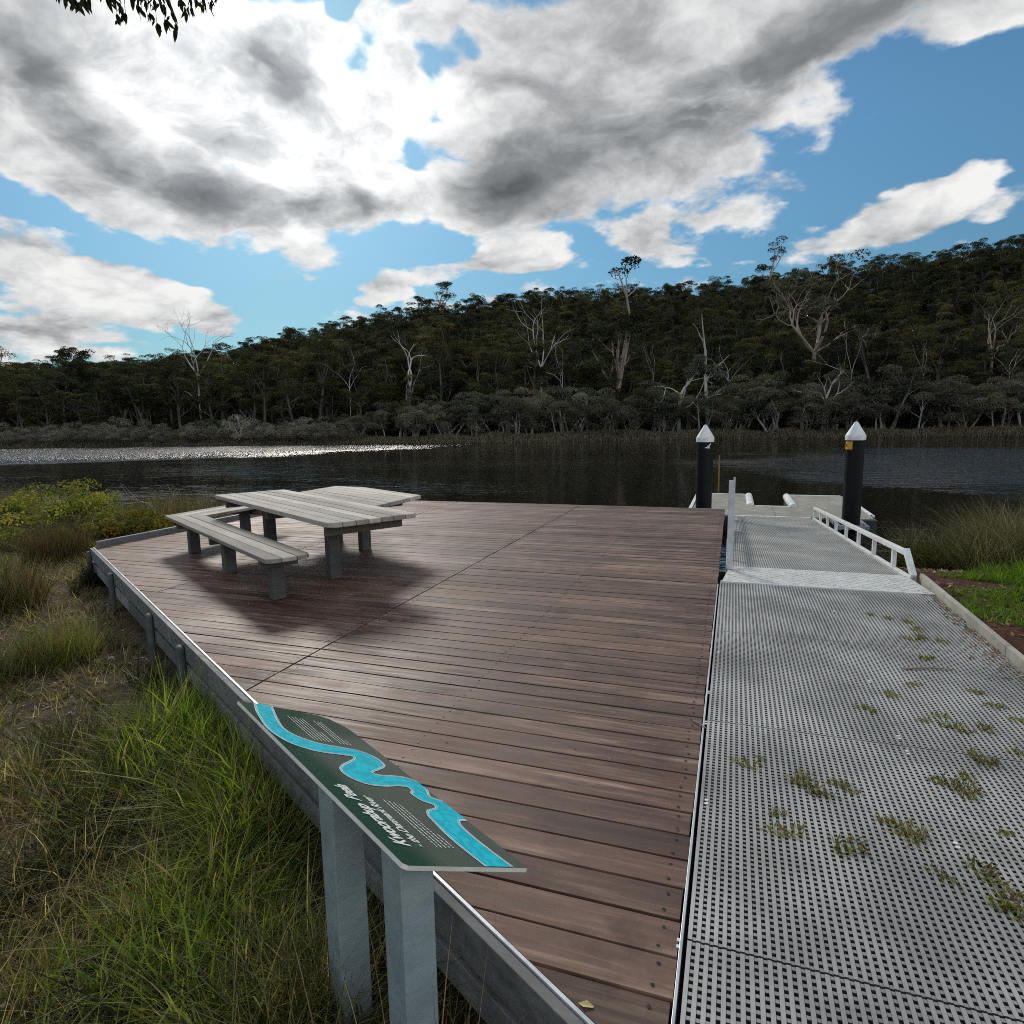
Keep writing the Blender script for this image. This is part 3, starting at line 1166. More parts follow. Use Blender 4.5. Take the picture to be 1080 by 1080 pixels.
    # title lettering: runs from the near end to the far end, top towards the high edge
    def lettering(txt, size, l, w, name, shear=.35, sx=1., bold=.0):
        cu_ = bpy.data.curves.new(name, 'FONT')
        cu_.body = txt
        cu_.size = size
        cu_.shear = shear
        cu_.offset = bold
        cu_.space_character = .92
        tmp = bpy.data.objects.new(name, cu_)
        COL.objects.link(tmp)
        dg = bpy.context.evaluated_depsgraph_get()
        me = bpy.data.meshes.new_from_object(tmp.evaluated_get(dg))
        bpy.data.objects.remove(tmp)
        for v in me.vertices:
            v.co = Vector(pt(l + v.co.x * sx, w - v.co.y, .0015))
        me.materials.clear()
        me.materials.append(mw)
        return link(name, me, panel)
    lettering('Kwoorabup  Beela', .066, .10, .088, 'title_lettering', .45, .87, .0016)
    lettering('- the Denmark River', .042, .10, .137, 'subtitle_lettering', .4, 1.0, .0008)
    # paragraphs of small print
    rr = random.Random(4)
    def para(l0, ends, w0, dw, name):
        mb = MB()
        for k, e in enumerate(ends):
            w = w0 + dw * k
            l = l0
            while l < e:
                g = min(rr.uniform(.006, .024), e - l)
                mb.add([pt(l, w - .0019, .0015), pt(l + g, w - .0019, .0015), pt(l + g, w + .0019, .0015), pt(l, w + .0019, .0015)][::-1], [[0, 1, 2, 3]])
                l += g + .0035
        mb.build(name, mw, panel)
    para(.104, [.412, .405, .40, .385, .27, .38][:4] + [.19], .186, .0155, 'small_print')
    para(.936, [1.205, 1.20, 1.205, 1.19, 1.2, 1.05], .182, .0165, 'small_print')
    para(.936, [1.20, 1.195, 1.2, .99], .302, .0160, 'small_print')
    # posts
    for l in (.03, .435):
        mb = MB(); mb.cc = (.5, rr.random(), 0)
        hz = lambda l_, v: D[:2] + e1[:2] * l_ + np.array([.501, .865]) * v - base[:2]
        P = [(l, .002), (l + .1, .002), (l + .1, .102), (l, .102)]
        mb.prism([tuple(hz(a, b)) for a, b in P], -.3, [.5 - .0165 - .53 * b + .5 for a, b in P])
        mb.build('post', M_post, root, .003)


build_sign()

# ------------------------------------------------------------------ vegetation builders
def rot_z(V, a):
    c, s = math.cos(a), math.sin(a)
    return V @ np.array([[c, s, 0], [-s, c, 0], [0, 0, 1]])


def leaf_quads(C, Nn, size, rng, aspect=.55):
    n = len(C)
    Nn = Nn / (np.linalg.norm(Nn, axis=1, keepdims=True) + 1e-9)
    r = rng.normal(size=(n, 3))
    A = np.cross(Nn, r)
    A /= np.linalg.norm(A, axis=1, keepdims=True) + 1e-9
    B = np.cross(Nn, A)
    s = (size * rng.uniform(.6, 1.3, n))[:, None]
    V = np.stack([C - A * s, C - B * s * aspect, C + A * s, C + B * s * aspect], 1).reshape(-1, 3)
    Q = np.arange(n * 4).reshape(-1, 4)
    return V, Q


def clump(c, r, n, rng, flat=.6, up=.35):
    d = rng.normal(size=(n, 3))
    d /= np.linalg.norm(d, axis=1, keepdims=True)
    d[:, 2] = np.where(rng.random(n) < .72, np.abs(d[:, 2]), d[:, 2])
    rr_ = rng.uniform(.55, 1.05, n) ** .6
    P = c + d * rr_[:, None] * r * np.array([1, 1, flat])
    Nn = d * .8 + rng.normal(size=(n, 3)) * .55 + np.array([0, 0, up])
    return P, Nn


class Geo:
    def __init__(s):
        s.V, s.Q, s.C, s.n = [], [], [], 0

    def add(s, V, Q, col=(1, 1, 1)):
        s.V.append(V)
        s.Q.append(np.asarray(Q) + s.n)
        s.C.append(np.broadcast_to(np.asarray(col, float), (len(V), 3)))
        s.n += len(V)

    def arrays(s):
        return np.concatenate(s.V), np.concatenate(s.Q), np.concatenate(s.C)

    def data(s, name, m, smooth=False):
        V, Q, C = s.arrays()
        return np_data(name, V, Q, None, [m], C, smooth=smooth)


def wander(rng, p, d, length, n, wob, lift=0.):
    P = [np.array(p, float)]
    d = np.array(d, float)
    d /= np.linalg.norm(d)
    for _ in range(n):
        d = d + rng.normal(size=3) * wob + np.array([0, 0, lift])
        d /= np.linalg.norm(d)
        P.append(P[-1] + d * length / n)
    return np.array(P), d


def euc(seed, h, spread=1., dens=85, base_col=(.052, .066, .030), pale=False, sparse=1.):
    """tall eucalypt: returns trunk Geo, crown Geo"""
    rng = np.random.default_rng(seed)
    tr, cr = Geo(), Geo()
    P, d = wander(rng, (0, 0, -.6), (rng.normal() * .06, rng.normal() * .06, 1), h * .62, 6, .05, .05)
    V, Q = tube_np(P, np.linspace(.020, .011, 7) * h, 7)
    tr.add(V, Q)
    ends = []
    nl = rng.integers(6, 10)
    for k in range(nl):
        t = rng.uniform(.38, 1.) if k else 1.
        i = t * 6
        a = P[int(min(i, 5))] + (P[min(int(i) + 1, 6)] - P[int(min(i, 5))]) * (i - int(min(i, 5)))
        az = 2 * np.pi * (k / nl) + rng.uniform(-.4, .4)
        tilt = rng.uniform(.45, 1.05) if k else .15
        ln = h * rng.uniform(.22, .36) * (1 if t > .7 else .85)
        L, d2 = wander(rng, a, (math.cos(az) * math.sin(tilt) * spread, math.sin(az) * math.sin(tilt) * spread, math.cos(tilt)), ln, 4, .16, .06)
        V, Q = tube_np(L, np.linspace(.0085, .0035, 5) * h, 5)
        tr.add(V, Q)
        ends.append((L[-1], 1.))
        for q in range(2):
            j = rng.integers(1, 4)
            dd = d2 + rng.normal(size=3) * .6 + np.array([0, 0, .25])
            L2, _ = wander(rng, L[j], dd, ln * rng.uniform(.4, .65), 3, .2, .05)
            V, Q = tube_np(L2, np.linspace(.0045, .002, 4) * h, 4)
            tr.add(V, Q)
            ends.append((L2[-1], .85))
    for c, s in ends:
        if rng.random() > sparse: continue
        m = rng.integers(1, 4)
        for q in range(m):
            r = h * rng.uniform(.058, .098) * s
            cc = c + rng.normal(size=3) * h * .035 * np.array([1, 1, .5]) + np.array([0, 0, r * .1])
            n = int(dens * 2.6 * rng.uniform(.7, 1.2))
            Pc, Nc = clump(cc, r, n, rng, .55)
            V, Q = leaf_quads(Pc, Nc, h * .0078, rng)
            tone = rng.uniform(.55, 1.5)
            hue = np.array([rng.uniform(.9, 1.25), 1., rng.uniform(.75, 1.1)])
            col = np.array(base_col) * tone * hue
            jit = np.repeat(rng.uniform(.75, 1.3, n), 4)[:, None]
            cr.add(V, Q, col * jit)
    return tr, cr


def paperbark(seed, h, base_col=(.055, .062, .036)):
    rng = np.random.default_rng(seed)
    tr, cr = Geo(), Geo()
    ns = rng.integers(2, 5)
    ends = []
    for k in range(ns):
        az = 2 * np.pi * k / ns + rng.uniform(-.6, .6)
        tilt = rng.uniform(.12, .5)
        P, d = wander(rng, (math.cos(az) * .25, math.sin(az) * .25, -.4), (math.cos(az) * math.sin(tilt), math.sin(az) * math.sin(tilt), math.cos(tilt)), h * .68, 6, .17, .05)
        V, Q = tube_np(P, np.linspace(.021, .009, 7) * h, 6)
        tr.add(V, Q)
        ends.append(P[-1])
        for q in range(4):
            j = rng.integers(2, 6)
            L2, _ = wander(rng, P[j], d + rng.normal(size=3) * .75 + np.array([0, 0, .2]), h * rng.uniform(.2, .36), 4, .25, .03)
            V, Q = tube_np(L2, np.linspace(.008, .003, 5) * h, 4)
            tr.add(V, Q)
            ends.append(L2[-1])
    for c in ends:
        for q in range(2):
            r = h * rng.uniform(.10, .16)
            cc = c + rng.normal(size=3) * h * .07 * np.array([1, 1, .6])
            n = 250
            Pc, Nc = clump(cc, r, n, rng, .6)
            V, Q = leaf_quads(Pc, Nc, h * .0135, rng)
            col = np.array(base_col) * rng.uniform(.7, 1.35) * np.array([rng.uniform(.9, 1.2), 1, rng.uniform(.8, 1.15)])
            cr.add(V, Q, col * np.repeat(rng.uniform(.75, 1.3, n), 4)[:, None])
    return tr, cr


def dead_tree(seed, h, trunk_t=.5, spread=.8, levels=4, r0=.018, kids=(2, 4), lean=.05, crown=0, base_col=(.075, .078, .055), skinny=1.):
    """bare branching tree, optionally with a few leaf clumps at the tips"""
    rng = np.random.default_rng(seed)
    tr, cr = Geo(), Geo()
    ends = []

    def grow(p, d, ln, r, lv):
        n = 5 if lv == 0 else 4
        P, d2 = wander(rng, p, d, ln, n, .03 if lv == 0 else .2, .03)
        V, Q = tube_np(P, np.linspace(r, r * (.62 if lv < levels else .25), n + 1), 7 if lv == 0 else 5)
        tr.add(V, Q)
        if lv >= levels:
            ends.append(P[-1])
            return
        k = rng.integers(kids[0], kids[1] + 1) + (2 if lv == 0 else 0)
        for i in range(k):
            az = 2 * np.pi * (i + rng.uniform(-.3, .3)) / k
            a = np.cross(d2, [.3, .2, 1] if abs(d2[2]) < .95 else [1, 0, 0]); a /= np.linalg.norm(a)
            b = np.cross(d2, a)
            sp = spread * rng.uniform(.55, 1.2) if i else spread * .25
            nd = d2 * math.cos(sp) + (a * math.cos(az) + b * math.sin(az)) * math.sin(sp)
            q = P[-1] if i < 2 or lv > 1 else P[rng.integers(max(1, n - 2), n + 1)]
            grow(q, nd, ln * rng.uniform(.45, .78) * (.8 if lv == 0 else 1), r * .62 * rng.uniform(.6, .95) * skinny, lv + 1)
    grow((0, 0, -.5), (lean, lean * .3, 1), h * trunk_t, r0 * h, 0)
    if crown:
        for c in ends:
            if rng.random() > crown: continue
            n = 110
            Pc, Nc = clump(c, h * rng.uniform(.035, .06), n, rng, .55)
            V, Q = leaf_quads(Pc, Nc, h * .008, rng)
            cr.add(V, Q, np.array(base_col) * rng.uniform(.8, 1.3) * np.repeat(rng.uniform(.75, 1.3, n), 4)[:, None])
    return tr, cr


def fit_height(geos, h):
    top = max(np.concatenate(g.V)[:, 2].max() for g in geos if g.V)
    k = h / top
    for g in geos:
        g.V = [v * k for v in g.V]


def blades(P, h, w, rng, cols, lean=.35, curve=.5, seg=3, az=None):
    """grass blades at points P (n,3); heights h (n), widths w (n) -> Geo arrays"""
    n = len(P)
    az = rng.uniform(0, 2 * np.pi, n) if az is None else az
    ln = np.abs(rng.normal(0, lean, n))
    cv = rng.uniform(.2, 1., n) * curve
    D = np.stack([np.cos(az), np.sin(az), np.zeros(n)], 1)
    fa = az + np.pi / 2 + rng.uniform(-.9, .9, n)
    S = np.stack([np.cos(fa), np.sin(fa), np.zeros(n)], 1)
    V = np.empty((n, (seg + 1) * 2, 3))
    for k in range(seg + 1):
        t = k / seg
        ho = (np.sin(ln) * t + cv * t * t)
        up = np.cos(ln) * t - .35 * cv * t * t
        c = P + D * (ho * h)[:, None]
        c[:, 2] += up * h
        ww = w * (1 - t) ** .7 * .5 + w * .03
        V[:, 2 * k] = c - S * ww[:, None]
        V[:, 2 * k + 1] = c + S * ww[:, None]
    m = (seg + 1) * 2
    q = np.array([[2 * k, 2 * k + 1, 2 * k + 3, 2 * k + 2] for k in range(seg)])
    Q = (np.arange(n)[:, None, None] * m + q[None]).reshape(-1, 4)
    C = np.repeat(cols, m, axis=0)
    return V.reshape(-1, 3), Q, C


def pick(rng, pal, n, jitter=.25):
    pal = np.array(pal)
    c = pal[rng.integers(0, len(pal), n)]
    return c * rng.uniform(1 - jitter, 1 + jitter, (n, 1))


def copy_thing(root, loc, rz, scale, label=None, group=None, sz=None):
    c = root.copy()
    COL.objects.link(c)
    c.location = loc
    c.rotation_euler = (0, 0, rz)
    c.scale = (scale, scale, sz if sz else scale)
    if label: c['label'] = label
    if group: c['group'] = group
    for ch in list(root.children):
        k = ch.copy()
        COL.objects.link(k)
        k.parent = c
    return c


def tree_thing(name, geos, mats, label, cat, loc, rz=0, group=None, scale=1.):
    root = empty(name, loc, rz)
    root.scale = (scale,) * 3
    tag(root, label, cat, group)
    link('trunk', geos[0].data('trunk', mats[0], True), root)
    if len(geos) > 1 and geos[1].V:
        link('crown', geos[1].data('crown', mats[1]), root)
    return root


def polar(az, r):
    return r * math.cos(rad(az)), r * math.sin(rad(az))


def gz1(x, y):
    return float(ground_z(np.array([x]), np.array([y]))[0])


# ------------------------------------------------------------------ far bank: named trees first
def special(px, ytop, e, seed, mk, mats, name, label, cat='tree', rz=0., group=None):
    az = azi(px)
    r = float(interp(SHORE, az)) + e
    x, y = polar(az, r)
    z = gz1(x, y)
    v = ray(px, ytop)
    top = EYE + v[2] / math.hypot(v[0], v[1]) * r
    g = mk(seed)
    fit_height(g, top - z)
    return tree_thing(name, g, mats, label, cat, (x, y, z - .1), rz, group)


MD = (M_dead, M_leafE)
special(853, 262, 16, 21, lambda s: dead_tree(s, 24, .50, .95, 4, .0185, (3, 4), .0, .20, (.07, .078, .05)), (M_karri, M_leafE), 'eucalyptus_tree',
        'tall eucalyptus with salmon trunk and wide bare pale branches on the right of the hillside', 'tree')
special(647, 268, 15, 33, lambda s: euc(s, 24, .8, 85, (.045, .055, .028), sparse=.7), (M_karri, M_leafE), 'eucalyptus_tree',
        'tall eucalyptus with pinkish trunk and a small tufted crown poking above the ridge line', 'tree')
special(212, 322, 22, 5, lambda s: dead_tree(s, 22, .5, .7, 4, .011, (2, 3), .03), (M_dead,), 'dead_tree',
        'bare grey dead tree standing above the dark forest at far left', 'dead tree')
special(570, 300, 18, 12, lambda s: dead_tree(s, 20, .6, .55, 3, .016, (2, 3), .0), (M_dead,), 'dead_tree',
        'tall bleached dead tree with short broken branches in the middle of the hillside', 'dead tree')
special(430, 345, 14, 44, lambda s: dead_tree(s, 14, .55, .45, 3, .022, (2, 2), .02), (M_dead,), 'dead_tree',
        'white dead stump with upright limbs against the dark forest left of centre', 'dead tree')
special(747, 332, 14, 8, lambda s: dead_tree(s, 12, .8, .4, 1, .02, (1, 1), .0), (M_dead,), 'dead_tree',
        'short broken pale trunk standing behind the left mooring pile', 'dead tree')
special(716, 374, 7, 61, lambda s: dead_tree(s, 10, .38, .7, 4, .02, (2, 3), .03, .75, (.10, .105, .085)), (M_dead, M_leafB), 'paperbark_tree',
        'rounded silvery tree with white forking limbs just left of the left mooring pile', 'tree')
special(868, 384, 5, 71, lambda s: dead_tree(s, 10, .5, .6, 3, .03, (2, 2), .06, .45, (.07, .075, .05)), (M_dead, M_leafB), 'paperbark_tree',
        'pale twisted paperbark with forked white trunk left of the right mooring pile', 'tree')
special(251, 430, 3, 81, lambda s: dead_tree(s, 5, .3, .75, 4, .014, (3, 4), .0, 0), (M_dead,), 'dead_tree',
        'small white leafless shrub-like tree at the water edge on the far left bank', 'dead tree')
special(1042, 300, 26, 91, lambda s: dead_tree(s, 16, .5, .6, 4, .014, (2, 3), .02, .2, (.06, .07, .04)), (M_karri, M_leafE), 'eucalyptus_tree',
        'half-bare eucalyptus with crooked pale limbs near the right edge of the hillside', 'tree')
special(800, 252, 120, 95, lambda s: euc(s, 20, 1., 80, (.045, .055, .028), sparse=.75), (M_karri, M_leafE), 'eucalyptus_tree',
        'open-crowned eucalyptus rising highest on the skyline left of the big bare tree', 'tree')
special(470, 296, 110, 96, lambda s: euc(s, 20, 1., 70, (.045, .055, .028), sparse=.6), (M_karri, M_leafE), 'eucalyptus_tree',
        'thin-crowned eucalyptus sticking up from the skyline left of the middle', 'tree')

# slim bare trunks standing among the crowns
bare_first = []
for q, (sd_, lv) in enumerate(((411, 2), (412, 3), (413, 2))):
    g = dead_tree(sd_, 13, .66, .36, lv, .0075, (1, 2), .02)
    fit_height(g[:1], 13)
    bare_first.append(g)
rngB = np.random.default_rng(19)
BL = 'slim pale bare trunk standing among the dark crowns of the far hillside'
BG = 'slim pale trunks on the far hillside'
bt = []
for q, px in enumerate([160, 372, 598, 690, 770, 905, 968, 1066]):
    az_ = azi(px + rngB.uniform(-8, 8))
    r_ = float(interp(SHORE, az_)) + rngB.uniform(9, 20)
    x_, y_ = polar(az_, r_)
    k_ = q % 3
    sc_ = rngB.uniform(.75, 1.25)
    if q < 3:
        bt.append(tree_thing('bare_tree', bare_first[k_][:1], (M_dead if k_ else M_karri,), BL, 'dead tree', (x_, y_, gz1(x_, y_) - .1), rngB.uniform(0, 6), BG, sc_))
    else:
        copy_thing(bt[k_], (x_, y_, gz1(x_, y_) - .1), rngB.uniform(0, 6), sc_, BL, BG)

# ------------------------------------------------------------------ hillside forest
N_PROTO = 14
forest_protos = []
PALS = [(.040, .049, .023), (.055, .062, .027), (.032, .041, .023), (.074, .075, .032)]
for k in range(N_PROTO):
    tr, cr = euc(100 + k, 16, [.7, 1.0, 1.3, 1.6][k % 4], [60, 95, 80][k % 3], PALS[k % 4], sparse=[1., .92, 1.][k % 3])
    fit_height((tr, cr), 16)
    forest_protos.append((tr, cr))

spots = []
rngF = np.random.default_rng(17)
tries = 0
cell = {}
while len(spots) < 2300 and tries < 90000:
    tries += 1
    az = rngF.uniform(63, 156)
    rs = float(interp(SHORE, az))
    e = 11 + 200 * rngF.random() ** .8
    r = rs + e
    x, y = polar(az, r)
    mind = 3.2 + e * .005
    key = (math.floor(x / 8), math.floor(y / 8))
    ok = True
    for i in (-1, 0, 1):
        for j in (-1, 0, 1):
            for (qx, qy) in cell.get((key[0] + i, key[1] + j), ()):
                if (qx - x) ** 2 + (qy - y) ** 2 < mind ** 2:
                    ok = False
    if not ok: continue
    cell.setdefault(key, []).append((x, y))
    spots.append((e, az, r, x, y))
spots.sort()
IND = spots[:250]
REST = spots[250:]
first = {}
for i, (e, az, r, x, y) in enumerate(IND):
    k = int(rngF.integers(0, N_PROTO))
    h = rngF.choice([rngF.uniform(6, 10), rngF.uniform(10, 14), rngF.uniform(13, 18)], p=[.34, .50, .16]) * (1.08 if e < 40 else 1.) / 16
    if az > 128: h *= .95
    z = gz1(x, y) - .2
    lab = 'dark green eucalyptus in the dense forest covering the far hillside'
    grp = 'eucalypts covering the far hillside'
    if k not in first:
        first[k] = tree_thing('eucalyptus_tree', forest_protos[k], (M_bark, M_leafE), lab, 'tree', (x, y, z), rngF.uniform(0, 6.28), grp, h)
    else:
        copy_thing(first[k], (x, y, z), rngF.uniform(0, 6.28), h * rngF.uniform(.9, 1.1), lab, grp, h)

# the rest of the wood: one stuff object scattering merged trees
proto_col = bpy.data.collections.new('forest_prototypes')
for k in range(N_PROTO):
    tr, cr = forest_protos[k]
    V1, Q1, C1 = tr.arrays()
    V2, Q2, C2 = cr.arrays()
    me = np_data('forest_tree_mesh', np.concatenate([V1, V2]), np.concatenate([Q1, Q2 + len(V1)]), None, [M_bark, M_leafE],
                 np.concatenate([C1, C2]), np.concatenate([np.zeros(len(Q1)), np.ones(len(Q2))]))
    o = bpy.data.objects.new('forest_tree_%02d' % k, me)
    proto_col.objects.link(o)


def scatter(name, pts, idx, rot, scl, coll):
    me = bpy.data.meshes.new(name)
    me.from_pydata([tuple(p) for p in pts], [], [])
    for nm, dt, arr in (('pidx', 'INT', idx), ('prot', 'FLOAT', rot), ('pscl', 'FLOAT', scl)):
        a = me.attributes.new(nm, dt, 'POINT')
        a.data.foreach_set('value', np.asarray(arr, np.int32 if dt == 'INT' else np.float32))
    o = link(name, me)
    ng = bpy.data.node_groups.new(name + '_nodes', 'GeometryNodeTree')
    ng.interface.new_socket('Geometry', in_out='INPUT', socket_type='NodeSocketGeometry')
    ng.interface.new_socket('Geometry', in_out='OUTPUT', socket_type='NodeSocketGeometry')
    N = ng.nodes
    gi, go = N.new('NodeGroupInput'), N.new('NodeGroupOutput')
    ci = N.new('GeometryNodeCollectionInfo')
    ci.inputs['Collection'].default_value = coll
    ci.inputs['Separate Children'].default_value = True
    ci.inputs['Reset Children'].default_value = True
    ip = N.new('GeometryNodeInstanceOnPoints')
    ip.inputs['Pick Instance'].default_value = True

    def attr(nm, dt):
        n = N.new('GeometryNodeInputNamedAttribute')
        n.data_type = dt
        n.inputs['Name'].default_value = nm
        return [s for s in n.outputs if s.enabled][0]
    cx = N.new('ShaderNodeCombineXYZ')
    lk = ng.links.new
    lk(attr('prot', 'FLOAT'), cx.inputs[2])
    lk(gi.outputs[0], ip.inputs['Points'])
    lk(ci.outputs[0], ip.inputs['Instance'])
    lk(attr('pidx', 'INT'), ip.inputs['Instance Index'])
    lk(cx.outputs[0], ip.inputs['Rotation'])
    lk(attr('pscl', 'FLOAT'), ip.inputs['Scale'])
    lk(ip.outputs[0], go.inputs[0])
    md = o.modifiers.new('scatter', 'NODES')
    md.node_group = ng
    return o


if REST:
    X = np.array([s[3] for s in REST]); Y = np.array([s[4] for s in REST])
    Z = ground_z(X, Y) - .2
    n = len(REST)
    o = scatter('forest', np.stack([X, Y, Z], 1), rngF.integers(0, N_PROTO, n), rngF.uniform(0, 6.28, n), rngF.triangular(8, 12, 15.5, n) / 16, proto_col)
    tag(o, 'dense dark eucalyptus wood filling the upper hillside to the skyline', 'forest', kind='stuff')

# ------------------------------------------------------------------ paperbarks along the far shore
pb = []
for k in range(7):
    g = paperbark(300 + k, 8, [(.115, .115, .088), (.098, .102, .074), (.14, .137, .108)][k % 3])
    fit_height(g, 8)
    pb.append(g)
firstp = {}
rngP = np.random.default_rng(23)
GLAB = 'low grey-green paperbark with pale stems in the band along the far shore'
az = 70.2
while az < 133:
    for row in range(2):
        a = az + rngP.uniform(-.7, .7)
        e = (3.5 if row == 0 else 9.) + rngP.uniform(-1, 1.5)
        r = float(interp(SHORE, a)) + e
        x, y = polar(a, r)
        k = int(rngP.integers(0, 7))
        px = 540 - 665 * math.tan(rad(a - 109.41))
        hh = np.interp(px, [300, 360, 420, 560, 700, 800, 1000, 1100], [2.6, 3.4, 5.6, 6.4, 6.6, 7.6, 7.4, 7.2])
        s = hh * rngP.uniform(.78, 1.12) * (.82 if row == 0 else 1.05) / 8
        if k not in firstp:
            firstp[k] = tree_thing('paperbark_tree', pb[k], (M_paper, M_leafB), GLAB, 'tree', (x, y, gz1(x, y) - .1), rngP.uniform(0, 6), 'paperbarks along the far shore', s)
        else:
            copy_thing(firstp[k], (x, y, gz1(x, y) - .1), rngP.uniform(0, 6), s, GLAB, 'paperbarks along the far shore')
    az += 1.75


# shrubs along the far left shore
def shrub_geo(seed, h, wide, n_cl, n_leaf, leaf, cols, flat=.75, stems=True):
    rng = np.random.default_rng(seed)
    st, lv = Geo(), Geo()
    for k in range(n_cl):
        a = rng.uniform(0, 6.28)
        q = rng.uniform(0, 1) ** .6 * wide
        hz = h * rng.uniform(.35, 1.) * (1 - .45 * (q / wide) ** 2)
        c = np.array([q * math.cos(a), q * math.sin(a), hz * .82])
        r = h * rng.uniform(.16, .27)
        Pc, Nc = clump(c, r, n_leaf, rng, flat)
        V, Q = leaf_quads(Pc, Nc, leaf, rng)
        lv.add(V, Q, pick(rng, cols, 1)[0] * np.repeat(rng.uniform(.7, 1.35, n_leaf), 4)[:, None])
        if stems:
            P = np.array([[rng.normal() * .06 * wide, rng.normal() * .06 * wide, -.1], c * np.array([.45, .45, .5]), c])
            V, Q = tube_np(P, np.array([.016, .011, .005]) * h, 4)
            st.add(V, Q)
    return st, lv


sh = [shrub_geo(500 + k, 2.6, 2.2, 26, 200, .055, [(.20, .185, .16), (.14, .135, .11), (.25, .225, .195)]) for k in range(4)]
firsts = {}
rngS = np.random.default_rng(29)
SLAB = 'low greyish shrub in the scrub along the far left shore'
a = 124.
while a < 156:
    for row in range(2):
        aa = a + rngS.uniform(-.5, .5)
        r = float(interp(SHORE, aa)) + 1.6 + row * 3.8 + rngS.uniform(-.6, .6)
        x, y = polar(aa, r)
        k = int(rngS.integers(0, 4))
        s = rngS.uniform(.8, 1.25) * (1. if row == 0 else 1.35)
        if k not in firsts:
            root = empty('shrub', (x, y, gz1(x, y) - .1), 0)
            root.scale = (s,) * 3
            tag(root, SLAB, 'shrub', 'grey shrubs along the far left shore')
            link('stem', sh[k][0].data('stem', M_bark), root)
            link('foliage', sh[k][1].data('foliage', M_leafB), root)
            firsts[k] = root
        else:
            copy_thing(firsts[k], (x, y, gz1(x, y) - .1), rngS.uniform(0, 6), s, SLAB, 'grey shrubs along the far left shore')
    a += 1.25

# sedge fringe on the far shore
rng = np.random.default_rng(31)
n = 42000
az = rng.uniform(66, 155, n)
e = rng.uniform(-.4, 3.2, n)
r = interp(SHORE, az) + e
P = np.stack([r * np.cos(np.radians(az)), r * np.sin(np.radians(az)), np.zeros(n)], 1)
P[:, 2] = ground_z(P[:, 0], P[:, 1]) - .1
dn = vnoise(P[:, 0], P[:, 1], 3.5, 12)
h = (.45 + .8 * dn) * rng.uniform(.7, 1.2, n) * (1 - .6 * sstep(121, 126, az))
cols = pick(rng, [(.22, .185, .125), (.16, .14, .09), (.29, .245, .17), (.11, .10, .06)], n)
V, Q, C = blades(P, h, np.full(n, .10), rng, cols, .25, .35, 2)
o = link('sedge', np_data('sedge', V, Q, None, [M_sedgem], C))
tag(o, 'tan and olive sedge fringing the far water edge', 'sedge', kind='stuff')

# dark undergrowth on the forest floor of the far bank
ug = bpy.data.collections.new('undergrowth_prototypes')
for k in range(3):
    st, lv = shrub_geo(700 + k, 3., 2.4, 16, 200, .095, [(.045, .055, .028), (.06, .062, .036), (.04, .05, .03)])
    o = bpy.data.objects.new('undergrowth_%02d' % k, lv.data('undergrowth_mesh', M_leafE))
    ug.objects.link(o)
n = 2600
az = rng.uniform(63, 156, n)
e = 9 + 205 * rng.random(n) ** 1.1
r = interp(SHORE, az) + e
X, Y = r * np.cos(np.radians(az)), r * np.sin(np.radians(az))
o = scatter('undergrowth', np.stack([X, Y, ground_z(X, Y) - .2], 1), rng.integers(0, 3, n), rng.uniform(0, 6.28, n), rng.uniform(.6, 1.35, n), ug)
tag(o, 'dark scrub covering the forest floor between the far trunks', 'undergrowth', kind='stuff')


# ------------------------------------------------------------------ near bank: grass
def in_deck(x, y, m=0.):
    return (x > x_left(y) - m) & (x > XL - m) & (x < XR + m) & (y < YF)


def sample_area(rng, n, x0, x1, y0, y1, fn):
    X, Y = rng.uniform(x0, x1, n), rng.uniform(y0, y1, n)
    k = fn(X, Y)
    return X[k], Y[k]


def left_ok(X, Y):
    d = -(X - x_left(Y))                      # how far outside the diagonal edge
    ok = (~in_deck(X, Y, .16)) & (X < -.2) & (Y < near_shore(X) - .3)
    # in front of the camera only (wedge a little wider than the view)
    az = np.degrees(np.arctan2(Y, X))
    return ok & (az > 95) & (az < 163)


GREEN = [(.17, .24, .03), (.12, .19, .024), (.22, .28, .04), (.28, .31, .055)]
OLIVE = [(.15, .145, .05), (.11, .115, .04), (.19, .17, .07), (.085, .09, .03)]
STRAW = [(.38, .29, .16), (.28, .21, .115), (.48, .39, .24), (.20, .155, .085)]
DARK = [(.035, .045, .015), (.028, .034, .014), (.05, .055, .02)]


